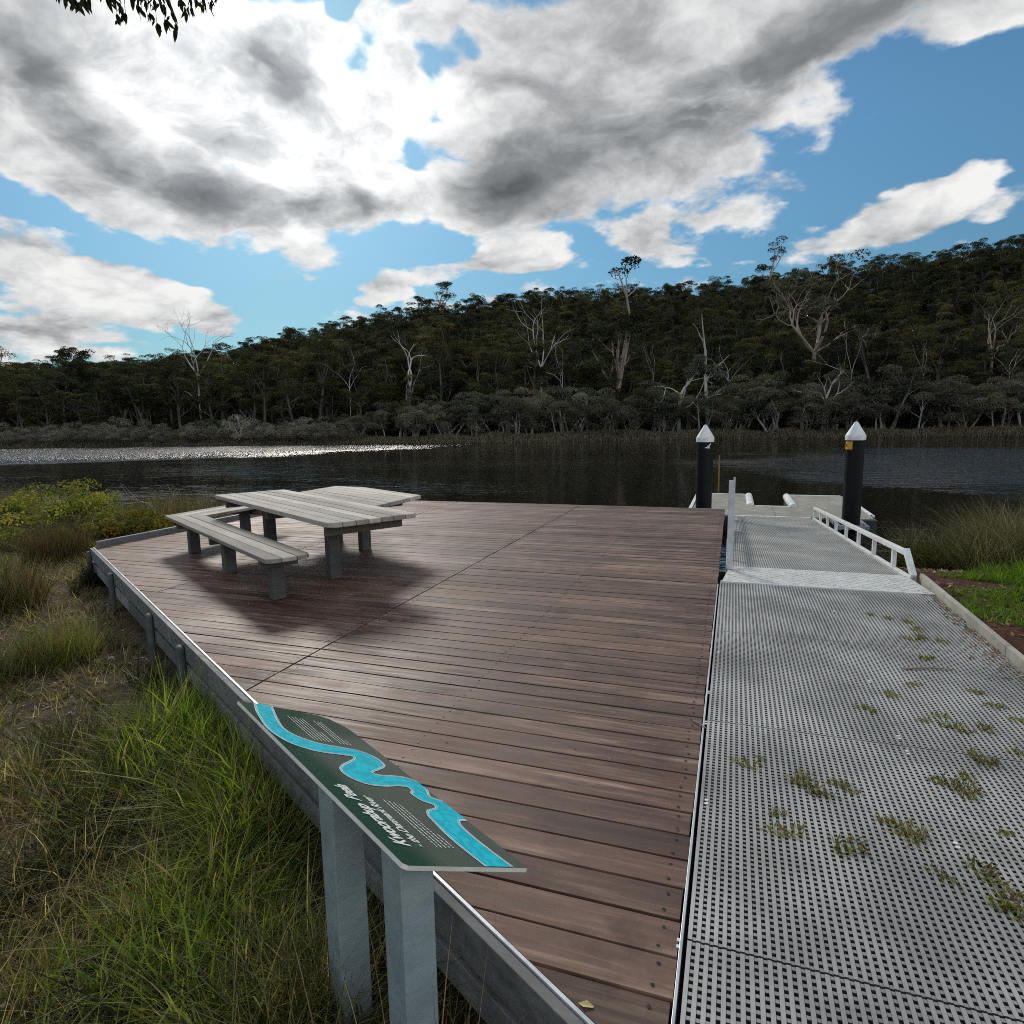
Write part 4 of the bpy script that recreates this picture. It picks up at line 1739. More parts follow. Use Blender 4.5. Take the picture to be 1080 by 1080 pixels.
def grass_patch(name, label, n, fn_area, box, pal_fn, hfun, wfun, rng, lean, curve, seg=3, tuft=22, trad=.045):
    """grass in tufts: blades of one tuft share a root, a tone and fan outwards"""
    m = n // tuft
    X, Y = sample_area(rng, m, *box, fn_area)
    cols0 = pal_fn(X, Y, rng)
    h0 = hfun(X, Y, rng)
    k = h0 > .02
    X, Y, cols0, h0 = X[k], Y[k], cols0[k], h0[k]
    m = len(X)
    if tuft > 1:
        I = np.repeat(np.arange(m), rng.integers(max(2, tuft // 3), int(tuft * 1.7), m))
    else:
        I = np.arange(m)
    N = len(I)
    a = rng.uniform(0, 2 * np.pi, N)
    q = trad * np.abs(rng.normal(0, .7, N)) if tuft > 1 else np.zeros(N)
    wind = vnoise(X, Y, .6, 77) * 9.0
    x, y = X[I] + q * np.cos(a), Y[I] + q * np.sin(a)
    ok = fn_area(x, y)
    x, y, I, a = x[ok], y[ok], I[ok], a[ok]
    N = len(I)
    own = pal_fn(x, y, rng)
    mixf = rng.random(N)[:, None] < .68
    cols = np.where(mixf, cols0[I] * rng.uniform(.75, 1.3, (N, 1)), own)
    h = h0[I] * rng.uniform(.45, 1.2, N)
    dist = np.hypot(x, y)
    w = wfun(N, rng) * (1 + .10 * np.clip(dist - 2, 0, 8)) * (.7 + .5 * np.clip(h / .3, 0, 1.4))
    az = np.where(rng.random(N) < .7, a + rng.normal(0, .5, N), wind[I] + rng.normal(0, .6, N))
    V, Q, C = blades(np.stack([x, y, ground_z(x, y) - .02], 1), h, w, rng, cols, lean, curve, seg, az)
    o = link(name, np_data(name, V, Q, None, [M_grassm], C, smooth=False))
    tag(o, label, 'grass', kind='stuff')
    return o


def blobs(X, Y, L):
    v = np.zeros(len(X))
    for (cx, cy, r, s) in L:
        v = np.maximum(v, s * np.exp(-((X - cx) ** 2 + (Y - cy) ** 2) / r ** 2))
    return v


def gpl(px, py, z=-.38):
    p = gp(px, py, z)
    return p[0], p[1]


lush = [(*gpl(240, 790), .55, 1.), (*gpl(215, 770), .45, .8), (*gpl(270, 830), .35, .9), (*gpl(180, 790), .35, .7), (*gpl(240, 900), .3, .8),
        (*gpl(225, 960), .3, .6), (*gpl(160, 1030), .35, .6), (*gpl(230, 1060), .3, .6), (*gpl(70, 680), .4, .45), (*gpl(290, 1000), .25, .5), (*gpl(160, 740), .3, .6)]
bare = [(*gpl(80, 640), .9, 1.), (*gpl(60, 600), 1.0, .9), (*gpl(110, 690), .5, .7), (*gpl(60, 710), .7, .75), (*gpl(30, 760), .5, .5), (*gpl(130, 655), .55, .9)]


def pal_main(X, Y, rng):
    n = len(X)
    g = blobs(X, Y, lush)
    b = vnoise(X, Y, .7, 41)
    m = vnoise(X, Y, .33, 42)
    c = pick(rng, OLIVE, n, .35)
    st = pick(rng, STRAW, n, .35)
    gr = pick(rng, GREEN, n, .3)
    dk = pick(rng, DARK, n, .3)
    u = rng.random(n)
    c = np.where((u < (.25 + .45 * sstep(.45, .75, b)))[:, None], st, c)
    c = np.where((rng.random(n) < sstep(.42, .75, m) * .8)[:, None], dk, c)
    c = np.where((rng.random(n) < np.clip(g * 1.15 + .05, 0, .92))[:, None], gr, c)
    return c


def h_main(X, Y, rng):
    g = blobs(X, Y, lush)
    bb = blobs(X, Y, bare)
    nz = vnoise(X, Y, .5, 43)
    h = (.10 + .16 * nz + .20 * g) * rng.uniform(.5, 1.35, len(X))
    keep = (rng.random(len(X)) > bb * .85) & (vnoise(X, Y, .22, 44) + .5 * g > .16 + .12 * rng.random(len(X)))
    h = np.where(bb > .35, h * (1 - .55 * bb), h)
    return np.where(keep, h * .98, 0)


rng = np.random.default_rng(51)
near = lambda X, Y: left_ok(X, Y) & (np.hypot(X, Y) < 4.6)
far_ = lambda X, Y: left_ok(X, Y) & (np.hypot(X, Y) >= 4.2)
grass_patch('grass', 'mixed green and olive grass growing beside the near side of the deck', 170000, near, (-4.6, -.2, .2, 4.6), pal_main, h_main,
            lambda n, r: r.uniform(.004, .0115, n), rng, .5, .75)
grass_patch('grass', 'rough olive and straw grass spreading towards the bushes on the left', 190000, far_, (-20, -3, 1, 14), pal_main,
            lambda X, Y, r: h_main(X, Y, r) * 1.15, lambda n, r: r.uniform(.005, .010, n), rng, .5, .6)
# dry straw lying over it
grass_patch('dry_grass', 'thin straw-coloured dead stems lying through the near grass', 26000, near, (-4.6, -.2, .2, 4.6),
            lambda X, Y, r: pick(r, STRAW, len(X), .35) * 1.25, lambda X, Y, r: r.uniform(.15, .42, len(X)) * (r.random(len(X)) > blobs(X, Y, bare) * .3),
            lambda n, r: r.uniform(.0020, .0042, n), rng, 1.0, .8, 3, 5, .08)
grass_patch('dry_grass', 'flattened straw litter on the bare ground next to the deck posts', 150000, far_, (-14, -3, 1, 11),
            lambda X, Y, r: pick(r, STRAW, len(X), .4) * .9, lambda X, Y, r: r.uniform(.06, .26, len(X)) * (r.random(len(X)) < np.clip(.25 + blobs(X, Y, bare), 0, 1)),
            lambda n, r: r.uniform(.003, .006, n), rng, 1.25, .5, 3, 6, .12)
# coarse bright tussock leaves close to the deck
coarse = lambda X, Y: near(X, Y) & (blobs(X, Y, lush) > .35)
grass_patch('grass', 'coarse arching bright green blades in tufts close to the sign and deck', 9000, coarse, (-4.6, -.2, .2, 4.6),
            lambda X, Y, r: pick(r, [(.15, .22, .03), (.19, .25, .04), (.12, .18, .025), (.26, .27, .06)], len(X), .3),
            lambda X, Y, r: r.uniform(.22, .46, len(X)), lambda n, r: r.uniform(.007, .012, n), rng, .55, .9, 5, 12, .03)
# seed stalks
grass_patch('dry_grass', 'tall thin seed stalks leaning above the near grass', 1500, near, (-4.6, -.2, .2, 4.6),
            lambda X, Y, r: pick(r, [(.30, .23, .13), (.05, .045, .025), (.20, .15, .08)], len(X), .3),
            lambda X, Y, r: r.uniform(.35, .65, len(X)), lambda n, r: r.uniform(.0022, .0034, n), rng, .5, .35, 4, 3, .05)
# low broadleaf weeds and litter between the tufts
X, Y = sample_area(rng, 9000, -4.6, -.2, .3, 4.4, lambda x, y: near(x, y) & (vnoise(x, y, .4, 88) > .52))
C_ = np.stack([X, Y, ground_z(X, Y) + rng.uniform(.01, .09, len(X))], 1)
V_, Q_ = leaf_quads(C_, rng.normal(size=(len(X), 3)) * .5 + np.array([0, 0, 1.]), .018, rng, .5)
o = link('ground_weeds', np_data('ground_weeds', V_, Q_, None, [M_grassm], np.repeat(pick(rng, GREEN[:2] + OLIVE + STRAW[:3], len(X), .3), 4, axis=0)))
tag(o, 'small broadleaf weeds and dead leaves low between the grass tufts', 'weeds', kind='stuff')


# right bank grass
def right_ok(X, Y):
    v = vnoise(X, Y, .45, 61)
    pts = [(*gpl(1060, 628, -.1), .45, 1.), (*gpl(1010, 632, -.1), .38, .95), (*gpl(1078, 606, -.1), .55, 1.), (*gpl(1045, 640, -.1), .35, .9), (*gpl(1110, 640, -.1), .5, .9), (*gpl(1150, 610, -.1), .8, 1.), (*gpl(1078, 712, -.1), .18, .5)]
    g = blobs(X, Y, pts)
    return (X > RX1 + .1) & (g + (v - .5) * .6 > .36) & (Y < near_shore(X) - 1)


rng = np.random.default_rng(52)
grass_patch('grass', 'bright green grass patch on the soil to the right of the walkway kerb', 260000, right_ok, (1.8, 8, 4, 11),
            lambda X, Y, r: pick(r, [(.15, .27, .025), (.11, .21, .022), (.20, .30, .045), (.14, .18, .04)], len(X), .3),
            lambda X, Y, r: (.08 + .22 * vnoise(X, Y, .6, 62) * sstep(2.3, 3.4, X)) * r.uniform(.6, 1.3, len(X)), lambda n, r: r.uniform(.004, .009, n), rng, .5, .6)


# leaf litter on right soil and at kerb
def litter(name, label, X, Y, Z, rng, pal, s0=.02, s1=.06):
    n = len(X)
    C = np.stack([X, Y, Z], 1)
    Nn = rng.normal(size=(n, 3)) * .35 + np.array([0, 0, 1.])
    V, Q = leaf_quads(C, Nn, rng.uniform(s0, s1, n).mean(), rng, .3)
    col = np.repeat(pick(rng, pal, n, .3), 4, axis=0)
    o = link(name, np_data(name, V, Q, None, [M_litter], col))
    tag(o, label, 'leaves', kind='stuff')


rng = np.random.default_rng(53)
LP = [(.36, .26, .17), (.28, .17, .10), (.45, .36, .27), (.20, .11, .07), (.5, .42, .33)]
X, Y = sample_area(rng, 5200, 1.85, 7, 3.5, 11, lambda x, y: vnoise(x, y, .8, 71) > .42)
litter('leaf_litter', 'fallen brown and pale leaves on the red soil right of the walkway', X, Y, ground_z(X, Y) + .012, rng, LP, .018, .045)
n = 330
Y = 3.4 + 3.2 * rng.random(n) ** .8
X = RX1 - .005 - np.abs(rng.normal(0, .055, n)) * (1 + 1.2 * np.exp(-((Y - 4.6) / .35) ** 2))
litter('leaf_litter', 'dry leaves swept against the pale kerb on the grating', X, Y, np.full(n, .010), rng, LP, .014, .032)
X, Y = sample_area(rng, 9000, -11, -2.5, 2.6, 9, lambda x, y: (blobs(x, y, bare) > .35) & ~in_deck(x, y, .15))
litter('leaf_litter', 'pale fallen leaves and bark chips on the bare ground left of the deck', X, Y, ground_z(X, Y) + .012, rng, [(.3, .24, .17), (.4, .34, .26), (.2, .14, .09), (.5, .44, .36)], .018, .04)


# ------------------------------------------------------------------ rushes, shrubs on the near bank
def tussock_geo(seed, h, rad_, n, pal, lean=.35, width=.006, curve=.45):
    rng = np.random.default_rng(seed)
    a = rng.uniform(0, 6.28, n)
    q = rad_ * rng.random(n) ** .6
    P = np.stack([q * np.cos(a), q * np.sin(a), np.full(n, -.03)], 1)
    hh = h * rng.uniform(.45, 1.1, n)
    cols = pick(rng, pal, n, .35)
    V, Q, C = blades(P, hh, np.full(n, width) * rng.uniform(.6, 1.4, n), rng, cols, lean, curve, 4)
    return V, Q, C


def tussock(name, label, px, py, z, h, rad_, n, pal, seed, lean=.35, width=.006, curve=.45, cat='tussock', xy=None, group=None):
    x, y = xy if xy else gpl(px, py, z)
    V, Q, C = tussock_geo(seed, h, rad_, n, pal, lean, width, curve)
    o = link(name, np_data(name, V, Q, None, [M_sedgem], C))
    o.location = (x, y, gz1(x, y))
    tag(o, label, cat, group)
    return o


RUSH = [(.15, .13, .05), (.20, .155, .065), (.11, .115, .04), (.25, .18, .08)]
RED = [(.16, .085, .035), (.12, .065, .03), (.09, .08, .03)]
T = 'rush_tussock'
tussock(T, 'olive rush tussock on the bare ground left of the deck, lit on its tips', 65, 690, -.42, .50, .30, 900, RUSH + GREEN[:2], 1, .45)
tussock(T, 'dark upright rush clump at the left edge of the photo beside the bare patch', 8, 640, -.42, .75, .38, 1300, DARK + RUSH, 2, .3)
tussock(T, 'green and gold tussock in front of the dark clump at the left edge', 20, 705, -.42, .42, .3, 800, [(.10, .11, .03), (.15, .13, .045), (.07, .08, .025)], 3, .5)
tussock(T, 'dark green tuft of leaves against the far corner post of the deck', 104, 615, -.45, .40, .22, 700, DARK + [(.03, .05, .018)], 4, .5, .009)
tussock(T, 'tall reddish rushes behind the bare ground below the green shrub', 62, 592, -.45, .75, .45, 1600, RED + RUSH, 5, .25)
tussock(T, 'yellow-tipped rushes just beyond the far left corner of the deck', 120, 572, -.5, .62, .36, 1300, [(.13, .10, .03), (.10, .085, .03), (.07, .065, .025)], 6, .25)
tussock(T, 'dark stems of a rush clump in the middle of the left grass', 75, 800, -.42, .38, .18, 420, DARK, 7, .3, .004)
tussock(T, 'dark thin rush clump below the lit tussock on the left', 140, 770, -.42, .36, .2, 420, DARK + RUSH, 8, .35, .004)
tussock(T, 'rushes lining the river edge behind the picnic bench', 0, 0, 0, .95, .9, 2600, RUSH + DARK, 9, .3, .008, .4, xy=(-10.6, 9.6))
tussock(T, 'brown rushes standing between the yellow bush and the picnic bench', 0, 0, 0, 1.15, .9, 2600, RUSH + RED, 10, .25, .008, .4, xy=(-9.6, 10.9))
tussock(T, 'olive rushes at the water edge behind the large picnic table', 0, 0, 0, 1.1, .8, 2200, RUSH, 13, .3, .008, .4, xy=(-9.0, 12.3))
tussock(T, 'dark rushes at the water edge behind the round green shrub', 0, 0, 0, 1.05, 1.2, 3000, RUSH + DARK, 14, .3, .009, .4, xy=(-13.5, 11.8))
tussock(T, 'drooping olive rushes at the far left behind the green shrub', 0, 0, 0, .9, 1.2, 2600, RUSH, 15, .4, .009, .5, xy=(-16.5, 9.6))
# clumps by the fascia: tall thin dark stalks near the sign
tussock(T, 'dark thin stalks growing in front of the nearer sign post', 0, 0, 0, .60, .20, 160, DARK + STRAW[:1], 16, .28, .004, .35, xy=(-.68, 1.18))
tussock(T, 'dry dark grass clump at the foot of the farther sign post', 0, 0, 0, .58, .24, 700, DARK + STRAW[1:2] + OLIVE, 17, .4, .006, .5, xy=(-1.28, 1.42))
tussock(T, 'straw and green clump leaning on the deck side under the far end of the sign', 0, 0, 0, .42, .22, 420, GREEN + STRAW[:2], 18, .4, .006, .5, xy=(-2.2, 2.3))
# right bank sedges
SEDGE = [(.13, .13, .055), (.19, .165, .08), (.08, .085, .035), (.29, .23, .13), (.09, .10, .042)]
tussock('sedge_clump', 'big olive sedge bush at the water edge right of the orange-stickered pile', 0, 0, 0, 1.25, .75, 7500, SEDGE, 21, .55, .010, .75, xy=(4.15, 10.7))
tussock('sedge_clump', 'lower sedge bush beside the gangway rail under the right pile', 0, 0, 0, 1.0, .5, 4200, SEDGE + DARK, 22, .55, .009, .75, xy=(2.95, 10.9))
tussock('sedge_clump', 'reddish brown sedge bush at the right edge beyond the green grass', 0, 0, 0, 1.1, .8, 6000, SEDGE + RED, 23, .55, .010, .75, xy=(5.7, 10.9))
tussock('sedge_clump', 'olive sedge bush between the red soil and the big sedge by the water', 0, 0, 0, .6, .6, 3000, SEDGE + GREEN[:1], 24, .6, .008, .6, xy=(4.95, 9.9))
tussock('sedge_clump', 'dark sedge bush at the foot of the gangway beside the red soil', 0, 0, 0, .7, .45, 2200, SEDGE + DARK, 25, .5, .008, .6, xy=(3.35, 9.9))


def shrub_thing(name, label, xy, seed, h, wide, n_cl, n_leaf, leaf, cols, cat='shrub', flat=.75):
    st, lv = shrub_geo(seed, h, wide, n_cl, n_leaf, leaf, cols, flat)
    x, y = xy
    root = empty(name, (x, y, gz1(x, y)))
    tag(root, label, cat)
    link('stem', st.data('stem', M_bark), root)
    link('foliage', lv.data('foliage', M_leafB), root)
    return root


shrub_thing('shrub', 'rounded bright green shrub on the left bank in front of the water', (-12.3, 8.6), 801, 1.2, 1.2, 60, 130, .030,
            [(.22, .24, .04), (.30, .30, .05), (.12, .15, .03), (.36, .31, .07)])
shrub_thing('shrub', 'yellow-topped small bush between the green shrub and the deck corner', (-10.3, 8.5), 802, .85, .5, 20, 200, .026,
            [(.48, .34, .03), (.34, .28, .04), (.20, .21, .04)])
shrub_thing('shrub', 'leafy green bush at the left edge of the photo below the water', (-13.6, 7.4), 803, .95, 1.0, 30, 220, .03,
            [(.07, .11, .022), (.09, .12, .03), (.05, .08, .02)])
shrub_thing('shrub', 'low dense green and yellow bush in front of the yellow-topped one', (-10.9, 7.7), 804, .6, .6, 20, 190, .026,
            [(.18, .21, .04), (.24, .22, .05), (.11, .13, .035)])
shrub_thing('shrub', 'grassy green mound at the right edge above the green grass patch', (5.0, 8.7), 805, .42, .7, 24, 200, .03,
            [(.10, .17, .022), (.075, .14, .02), (.13, .2, .03)])
# pale twiggy dead bush behind the bench
g = dead_tree(806, 1.2, .25, .8, 4, .012, (3, 4), .0, 0)
fit_height(g[:1], 1.25)
o = tree_thing('dead_bush', g[:1], (M_dead,), 'pale leafless twiggy bush at the water edge left of the picnic table', 'bush', (-10.9, 11.0, gz1(-10.9, 11.0)))


# ------------------------------------------------------------------ weeds in the grating
rngw = random.Random(9)
WPX = [(787, 806, 1.), (803, 800, .5), (845, 822, 1.1), (856, 832, 1.0), (868, 838, .8), (884, 826, .8), (896, 834, .7), (820, 858, .6), (829, 878, 1.1),
       (895, 893, 1.2), (936, 866, .7), (950, 876, 1.), (966, 882, 1.1), (1000, 826, 1.2), (1018, 820, .8), (1022, 836, 1.1), (1028, 797, .9), (1043, 806, 1.),
       (990, 755, .8), (1008, 768, 1.1), (975, 760, .6), (1037, 768, .9), (914, 748, .9), (940, 733, .8), (963, 722, .8), (958, 656, .9), (966, 664, 1.0),
       (972, 673, 1.), (960, 674, .9), (978, 695, .9), (936, 652, .8), (918, 648, .7), (992, 676, .8), (1036, 920, 1.1), (1062, 948, 1.3), (1070, 962, 1.),
       (995, 925, .8), (1062, 880, .5), (1075, 795, .8), (1050, 745, .9), (1075, 760, .8), (1030, 730, .8)]
wp = []
for k in range(4):
    rg = np.random.default_rng(900 + k)
    n = 120
    a = rg.uniform(0, 6.28, n)
    q = .045 * rg.random(n) ** .5
    P = np.stack([q * np.cos(a) * 1.5, q * np.sin(a) * .8, np.full(n, -.012)], 1)
    cols = pick(rg, [(.20, .22, .05), (.14, .19, .035), (.27, .21, .09), (.19, .11, .06)], n, .3)
    V, Q, C = blades(P, rg.uniform(.016, .045, n), rg.uniform(.006, .013, n), rg, cols, .75, .6, 2)
    wp.append(np_data('weed', V, Q, None, [M_grassm], C))
for i, (px, py, s) in enumerate(WPX):
    p = gp(px, py, 0.)
    if p[0] > RX1 - .02: p[0] = RX1 - .05
    o = link('weed', wp[i % 4])
    o.location = p
    o.rotation_euler = (0, 0, rngw.uniform(0, 6.28))
    o.scale = (s,) * 3
    tag(o, 'small green and brown weed growing up through the grey walkway grating', 'weed', 'weeds growing through the grating')


# leaf scraps and droppings on the deck
rng = np.random.default_rng(57)
X, Y = sample_area(rng, 260, -8, -.2, 1.8, 11.6, lambda x, y: in_deck(x, y, -.15) & (vnoise(x, y, 1.6, 91) > .45))
litter('leaf_litter', 'tiny leaf scraps and pale specks scattered on the deck boards', X, Y, np.full(len(X), .007), rng,
       [(.45, .40, .33), (.25, .16, .10), (.55, .52, .47), (.16, .10, .07)], .006, .014)


# twigs and the yellow leaf
def twig(pts, r, label, m=M_brownstake):
    mb = MB()
    mb.tube([(p[0], p[1], p[2] + r) for p in pts], [r] * (len(pts) - 1) + [r * .5], 6)
    o = mb.build('twig', m)
    tag(o, label, 'twig')


a, b = gp(953, 706), gp(1008, 707)
M_twig = simple('grey_brown_twig', (.30, .20, .14), .8)
twig([a, (a + b) / 2 + np.array([0, .015, .004]), b], .006, 'brown twig lying across the grating beside the kerb leaves', M_twig)
a, b = gp(731, 761), gp(745, 771)
twig([a, (a + b) / 2 + np.array([0, .0, .012]), b + np.array([0, 0, .01])], .004, 'small pale twig bridging the deck edge and the grating', M_twig)
lf = gp(618, 1061)
mb = MB()
mb.add([(-.03, 0, .004), (-.008, -.014, .008), (.026, -.004, .005), (.03, .004, .004), (.0, .017, .009), (0, .0, .004)], [[0, 1, 5], [1, 2, 5], [2, 3, 5], [3, 4, 5], [4, 0, 5]])
o = mb.build('fallen_leaf', simple('yellow_leaf', (.55, .45, .20), .6))
o.location = lf
o.scale = (.75,) * 3
tag(o, 'single pale yellow leaf lying on the nearest deck boards', 'leaf')


# ------------------------------------------------------------------ overhanging tree (trunk out of the frame, one branch tip hanging in)
def build_overhang():
    rng = np.random.default_rng(77)
    base = np.array([-7.2, .6, gz1(-7.2, .6)])
    tr, lv = Geo(), Geo()
    P = np.array([[0, 0, -.3], [.05, .1, 1.6], [.0, .25, 3.2], [.3, .5, 4.6], [.5, .7, 6.0], [.6, .8, 7.5]])
    V, Q = tube_np(P, np.array([.26, .21, .18, .15, .11, .05]), 12)
    tr.add(V, Q)
    tip = np.array([0, 0, EYE]) + ray(140, -60) * 5.6 - base
    limb = np.array([P[3], P[3] + (tip - P[3]) * .35 + [0, 0, .55], P[3] + (tip - P[3]) * .7 + [0, 0, .55], tip + [0, 0, .15]])
    V, Q = tube_np(limb, np.array([.09, .06, .04, .02]), 8)
    tr.add(V, Q)
    starts = []
    for k in range(26):
        t = rng.uniform(.5, 1.)
        i = t * 3
        j = min(int(i), 2)
        a = limb[j] + (limb[j + 1] - limb[j]) * (i - j)
        starts.append(a)

    def leaf(p, d, s):
        d = d / np.linalg.norm(d)
        w = np.cross(d, rng.normal(size=3)); w /= np.linalg.norm(w)
        L = s * rng.uniform(.75, 1.2)
        b = L * .155
        V = np.array([p, p + d * L * .3 + w * b, p + d * L * .3 - w * b, p + d * L * .65 + w * b * .8, p + d * L * .65 - w * b * .8, p + d * L])
        Q = np.array([[0, 0, 1, 2], [2, 1, 3, 4], [4, 3, 5, 5]])
        lv.add(V, np.array([[0, 2, 4, 3]]), (.03, .04, .018))
        lv.add(V, np.array([[0, 3, 5, 1]]) * 0 + np.array([[0, 2, 3, 1]]), (.03, .04, .018))
        lv.add(V, np.array([[2, 4, 5, 3]]), (.03, .04, .018))
    # hanging twigs towards chosen spots in the view
    targets = []
    for (px, py) in [(70, 2), (80, 6), (88, 3), (95, 5), (112, 4), (118, 2), (128, 12), (124, 22), (133, 20), (140, 4), (146, 12), (150, 16), (155, 8), (158, 20),
                     (163, 6), (170, 10), (166, 32), (174, 28), (186, 36), (181, 18), (178, 8), (190, 8), (200, 12), (205, 4), (198, 14), (212, 10), (216, 4), (223, 8), (228, 2), (66, -2), (60, -8), (145, 2), (152, 1), (168, 0),
                     (106, -6), (92, -8), (134, -8), (160, -10), (184, -8), (206, -8), (76, -10), (220, -12), (120, -20), (150, -22), (180, -22), (100, -24)]:
        targets.append(np.array([0, 0, EYE]) + ray(px, py) * (5.3 + rng.uniform(-.35, .5)) - base)
    for q in targets:
        a = min(starts, key=lambda s: np.linalg.norm(s - q) + rng.random() * .5)
        a = limb[2] + (limb[3] - limb[2]) * rng.uniform(.3, 1.) + rng.normal(size=3) * .05
        mid = (a + q) / 2 + np.array([0, 0, .18])
        Pp = np.array([a, mid, q + [0, 0, .10], q + [0, 0, .03]])
        V, Q = tube_np(Pp, np.array([.007, .004, .0025, .0015]), 4)
        tr.add(V, Q)
        for k in range(9):
            s = rng.uniform(.45, 1.)
            p = Pp[2] + (Pp[3] - Pp[2]) * s if s > .8 else Pp[1] + (Pp[2] - Pp[1]) * s
            p = p + rng.normal(size=3) * .012
            leaf(p, np.array([rng.normal() * .4, rng.normal() * .4, -1.]), .066)
        leaf(q + [0, 0, .04], np.array([rng.normal() * .2, rng.normal() * .2, -1.]), .075)
        leaf(q + [0, 0, .04], np.array([rng.normal() * .5, rng.normal() * .5, -1.]), .07)
    # the rest of the crown, above and outside the frame
    for k in range(26):
        c = np.array([.4, .3, 7.2]) + rng.normal(size=3) * np.array([1.5, 1.4, .7])
        if c[2] < 6.2: c[2] = 6.4
        Pc, Nc = clump(c, .6, 160, rng, .6)
        V, Q = leaf_quads(Pc, Nc, .06, rng, .3)
        lv.add(V, Q, (.035, .045, .02))
        V, Q = tube_np(np.array([P[4], (P[4] + c) / 2 + [0, 0, .1], c]), np.array([.035, .022, .008]), 5)
        tr.add(V, Q)
    tree_thing('overhanging_tree', (tr, lv), (M_bark, M_leafE), 'eucalyptus whose dark drooping leaves hang into the sky at the top left', 'tree', tuple(base))


build_overhang()

# ------------------------------------------------------------------ sun and sky
SUN = ray(285, 4)
SEL = math.asin(SUN[2])
SAZ = math.atan2(SUN[1], SUN[0])
sl = bpy.data.lights.new('sun', 'SUN')
sl.energy = 1.2
sl.angle = rad(11)
sl.color = (1, .94, .84)
so = bpy.data.objects.new('sun', sl)
COL.objects.link(so)
so.rotation_euler = Vector(SUN).to_track_quat('Z', 'Y').to_euler()

world = bpy.data.worlds.new('World')
SC.world = world
world.use_nodes = True
t = NT(world.node_tree)
t.n.clear()
wo = t.new('ShaderNodeOutputWorld')
bg = t.new('ShaderNodeBackground')
STR = .10
bg.inputs[1].default_value = STR
t.l.new(bg.outputs[0], wo.inputs[0])
sky = t.new('ShaderNodeTexSky', sky_type='NISHITA')
sky.sun_disc = False
sky.sun_elevation = SEL
sky.sun_rotation = math.pi / 2 - SAZ
sky.air_density = 1.0
sky.dust_density = .3
sky.ozone_density = 2.5
dirv = t.new('ShaderNodeTexCoord').outputs['Generated']
KZ = .28
sp = t.new('ShaderNodeSeparateXYZ')
t.l.new(dirv, sp.inputs[0])
den = t.math('ADD', t.math('MAXIMUM', sp.outputs[2], 0.), KZ)
cx = t.new('ShaderNodeCombineXYZ')
t.l.new(t.math('DIVIDE', sp.outputs[0], den), cx.inputs[0])
t.l.new(t.math('DIVIDE', sp.outputs[1], den), cx.inputs[1])
UVp = cx.outputs[0]                       # coordinates on the cloud layer
wrp = t.noise(UVp, 2.1, 4, .6, 0, 1)
UV = t.vmath('ADD', UVp, t.vmath('MULTIPLY', t.vmath('SUBTRACT', wrp, (.5, .5, .5)), (.34, .34, 0)))


def layer(x, y):
    v = ray(x, y)
    return v[:2] / (max(v[2], 0) + KZ)


def blob(px, py, a, b, ang=0.):
    """an elliptical patch of the cloud layer"""
    c = layer(px, py)
    J = np.stack([(layer(px + 2, py) - layer(px - 2, py)) / 4, (layer(px, py + 2) - layer(px, py - 2)) / 4], 1)
    th = rad(ang)
    A = J @ np.array([[math.cos(th), -math.sin(th)], [math.sin(th), math.cos(th)]]) @ np.diag([a, b])
    Us, S, _ = np.linalg.svd(A)
    rot = math.atan2(Us[1, 0], Us[0, 0])
    mp = t.mapping(UV, (S[0], S[1], 1), (c[0], c[1], 0), (0, 0, rot), 'TEXTURE')
    g = t.new('ShaderNodeTexGradient', gradient_type='SPHERICAL')
    t.put(g.inputs[0], mp)
    return g.outputs[1]


def blobsum(L):
    s = None
    for (px, py, a, b, ang, w) in L:
        q = t.math('MULTIPLY', blob(px, py, a, b, ang), w)
        s = q if s is None else t.math('ADD', s, q)
    return s


COVER = [(310, 60, 80, 80, 40, .4), (280, 225, 110, 40, 10, .4), (600, 150, 60, 60, 0, .3), (120, 310, 130, 40, 12, .3), (560, 268, 70, 26, 0, .35), (410, 30, 90, 60, 0, .42), (450, 110, 80, 110, 15, .40), (380, 130, 90, 110, 20, .45), (330, 50, 70, 60, 0, .4), (90, 200, 120, 50, 25, .4), (290, 245, 140, 36, 6, .45), (500, 20, 60, 50, 0, .35), (490, 220, 80, 50, 0, .3), (1040, 20, 120, 50, -30, .4), (70, 70, 230, 130, 40, .62), (240, 120, 150, 130, 40, .55), (330, 190, 150, 90, 20, .60), (170, 210, 150, 55, 18, .55), (420, 220, 70, 45, 0, .45), (150, 20, 200, 80, 10, .5),
         (560, 140, 110, 120, 0, .50), (700, 80, 260, 150, -25, .75), (930, 0, 260, 80, -18, .75), (720, 200, 150, 70, -20, .62), (560, 210, 110, 60, 0, .62), (590, 40, 150, 90, 0, .45),
         (60, 295, 160, 46, 12, .85), (175, 322, 100, 34, 16, .62), (40, 350, 200, 40, 0, .62), (440, 90, 70, 100, 0, .25), (320, 288, 60, 22, -18, .50),
         (910, 238, 120, 38, -20, .85), (1000, 190, 100, 34, -24, .75), (965, 215, 90, 34, -22, .4), (560, 272, 60, 24, 0, .65), (405, 303, 50, 22, -20, .55), (700, 258, 70, 24, 0, .35), (1060, 215, 50, 22, -15, .25)]
HOLES = [(374, 4, 30, 44, 0, .95), (410, 60, 40, 70, 20, .42), (455, 150, 34, 50, 20, .38), (490, 75, 30, 80, 10, .55), (440, 20, 40, 40, 0, .25), (1000, 130, 150, 70, -35, .8), (1075, 110, 90, 80, 0, .7), (50, 218, 100, 26, 24, .60), (140, 272, 120, 18, 12, .5), (470, 262, 70, 24, 0, .5),
         (612, 160, 26, 22, 0, .35), (880, 190, 60, 40, -40, .4), (780, 255, 80, 14, -10, .3), (300, 310, 120, 14, 0, .5)]
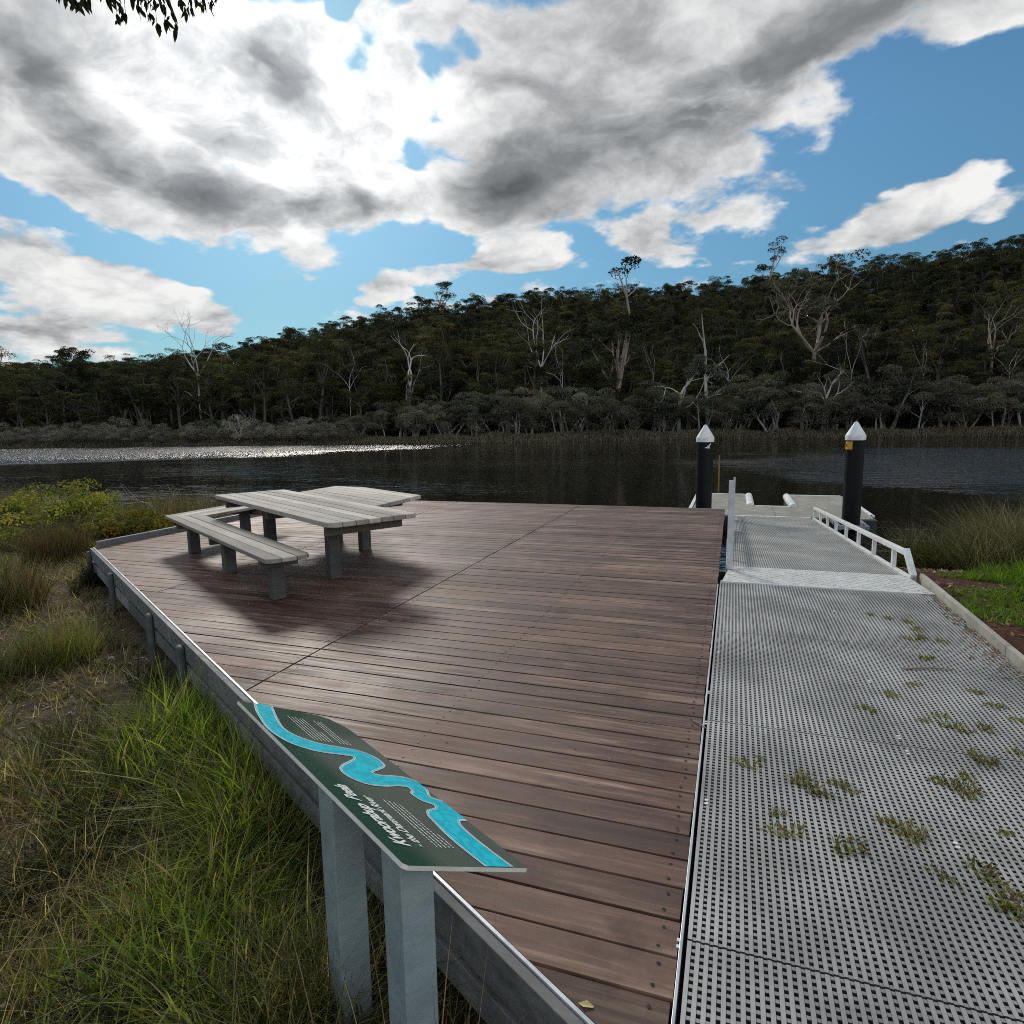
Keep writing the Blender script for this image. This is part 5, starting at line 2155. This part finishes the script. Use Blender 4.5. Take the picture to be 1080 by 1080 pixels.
DARKS = [(110, 130, 110, 45, 52, .75), (40, 50, 130, 60, 45, .45), (290, 85, 80, 50, 50, .80), (235, 150, 60, 34, 30, .40), (240, 222, 100, 34, 14, .80), (330, 232, 60, 26, 10, .5), (390, 222, 34, 26, 30, .60), (550, 196, 80, 50, 0, .95),
         (760, 140, 200, 70, -35, .60), (660, 150, 120, 50, -35, .40), (560, 95, 80, 40, 0, .35), (860, 50, 220, 60, -25, .40), (50, 348, 130, 20, 4, .40), (180, 350, 90, 14, 4, .35), (110, 300, 190, 46, 12, -.55), (970, 210, 140, 60, -22, -.35), (560, 270, 80, 30, 0, -.3), (640, 30, 120, 50, 0, .3), (740, 225, 120, 30, -10, .35)]
n1 = t.noise(UV, 1.8, 12, .60)
n2 = t.noise(t.vmath('ADD', UVp, (7.3, 2.1, 0)), 5.0, 10, .62, .2)
# rounded, cauliflower-like lumps: folded noise
n4 = t.noise(t.vmath('ADD', UVp, (1.7, 5.9, 0)), 3.6, 7, .52)
bil = t.math('ABSOLUTE', t.math('MULTIPLY', t.math('SUBTRACT', n4, .5), 3.2))
nn = t.math('ADD', t.math('ADD', t.math('MULTIPLY', t.math('SUBTRACT', n1, .5), 1.35), t.math('MULTIPLY', t.math('SUBTRACT', n2, .5), .75)), t.math('MULTIPLY', t.math('SUBTRACT', bil, .22), .75))
cov = t.math('SUBTRACT', blobsum(COVER), blobsum(HOLES))
# clouds outside the view: ordinary broken cumulus
back = t.math('MULTIPLY', t.math('SUBTRACT', t.noise(UVp, .8, 3, .5), .42), 2.0)
facing = t.vmath('DOT_PRODUCT', dirv, tuple(CF), 1)
cov = t.math('ADD', cov, t.math('MULTIPLY', back, t.mapr(facing, .55, .35)))
dens = t.math('ADD', t.math('MINIMUM', t.math('ADD', cov, .12), .85), nn)
alpha = t.mapr(dens, .16, .42)
n3 = t.noise(t.vmath('ADD', UV, (3.1, 9.4, 0)), 4.4, 11, .66, .15)
shade = t.math('ADD', t.math('ADD', t.math('MULTIPLY', t.math('SUBTRACT', n3, .5), 1.5), t.math('MULTIPLY', t.math('SUBTRACT', n2, .5), .6)), t.math('MULTIPLY', t.math('SUBTRACT', .30, bil), .6))
thick = t.math('ADD', t.math('MULTIPLY', t.math('MULTIPLY', blobsum(DARKS), t.mapr(dens, .2, .75)), .78), t.math('ADD', t.math('MULTIPLY', t.math('SUBTRACT', dens, .55), .30), t.math('MULTIPLY', shade, .85)))
ccol = t.ramp(t.mapr(thick, -.22, .95, 0, 1, False), [(0, (1.0, 1.0, .985)), (.19, (.77, .78, .785)), (.40, (.475, .49, .50)), (.64, (.255, .27, .285)), (1., (.125, .135, .145))])
sd = t.vmath('DOT_PRODUCT', dirv, tuple(SUN), 1)
glow = t.math('POWER', t.mapr(sd, .90, 1.0, 0, 1), 2.)
# towards the sun thin cloud glows; unseen clouds behind the camera get extra brightness, added as fill light
bright = t.math('ADD', t.math('ADD', 1.0, t.math('MULTIPLY', t.math('POWER', glow, 2.2), .85)), t.mapr(sd, .35, -.5, 0, 1.1))
cl = t.mix(1., ccol, bright, 'MULTIPLY')
cl = t.vmath('SCALE', cl, None)
cl.node.inputs['Scale'].default_value = .575 / STR
skyc = t.mix(1., t.mix(1., sky.outputs[0], (.37, .57, .60), 'MULTIPLY'), t.mapr(sp.outputs[2], 0, .42, .60, 1.), 'MULTIPLY')
full = t.mix(alpha, skyc, cl)
t.l.new(full, bg.inputs[0])
world.cycles.sampling_method = 'MANUAL'
world.cycles.sample_map_resolution = 512
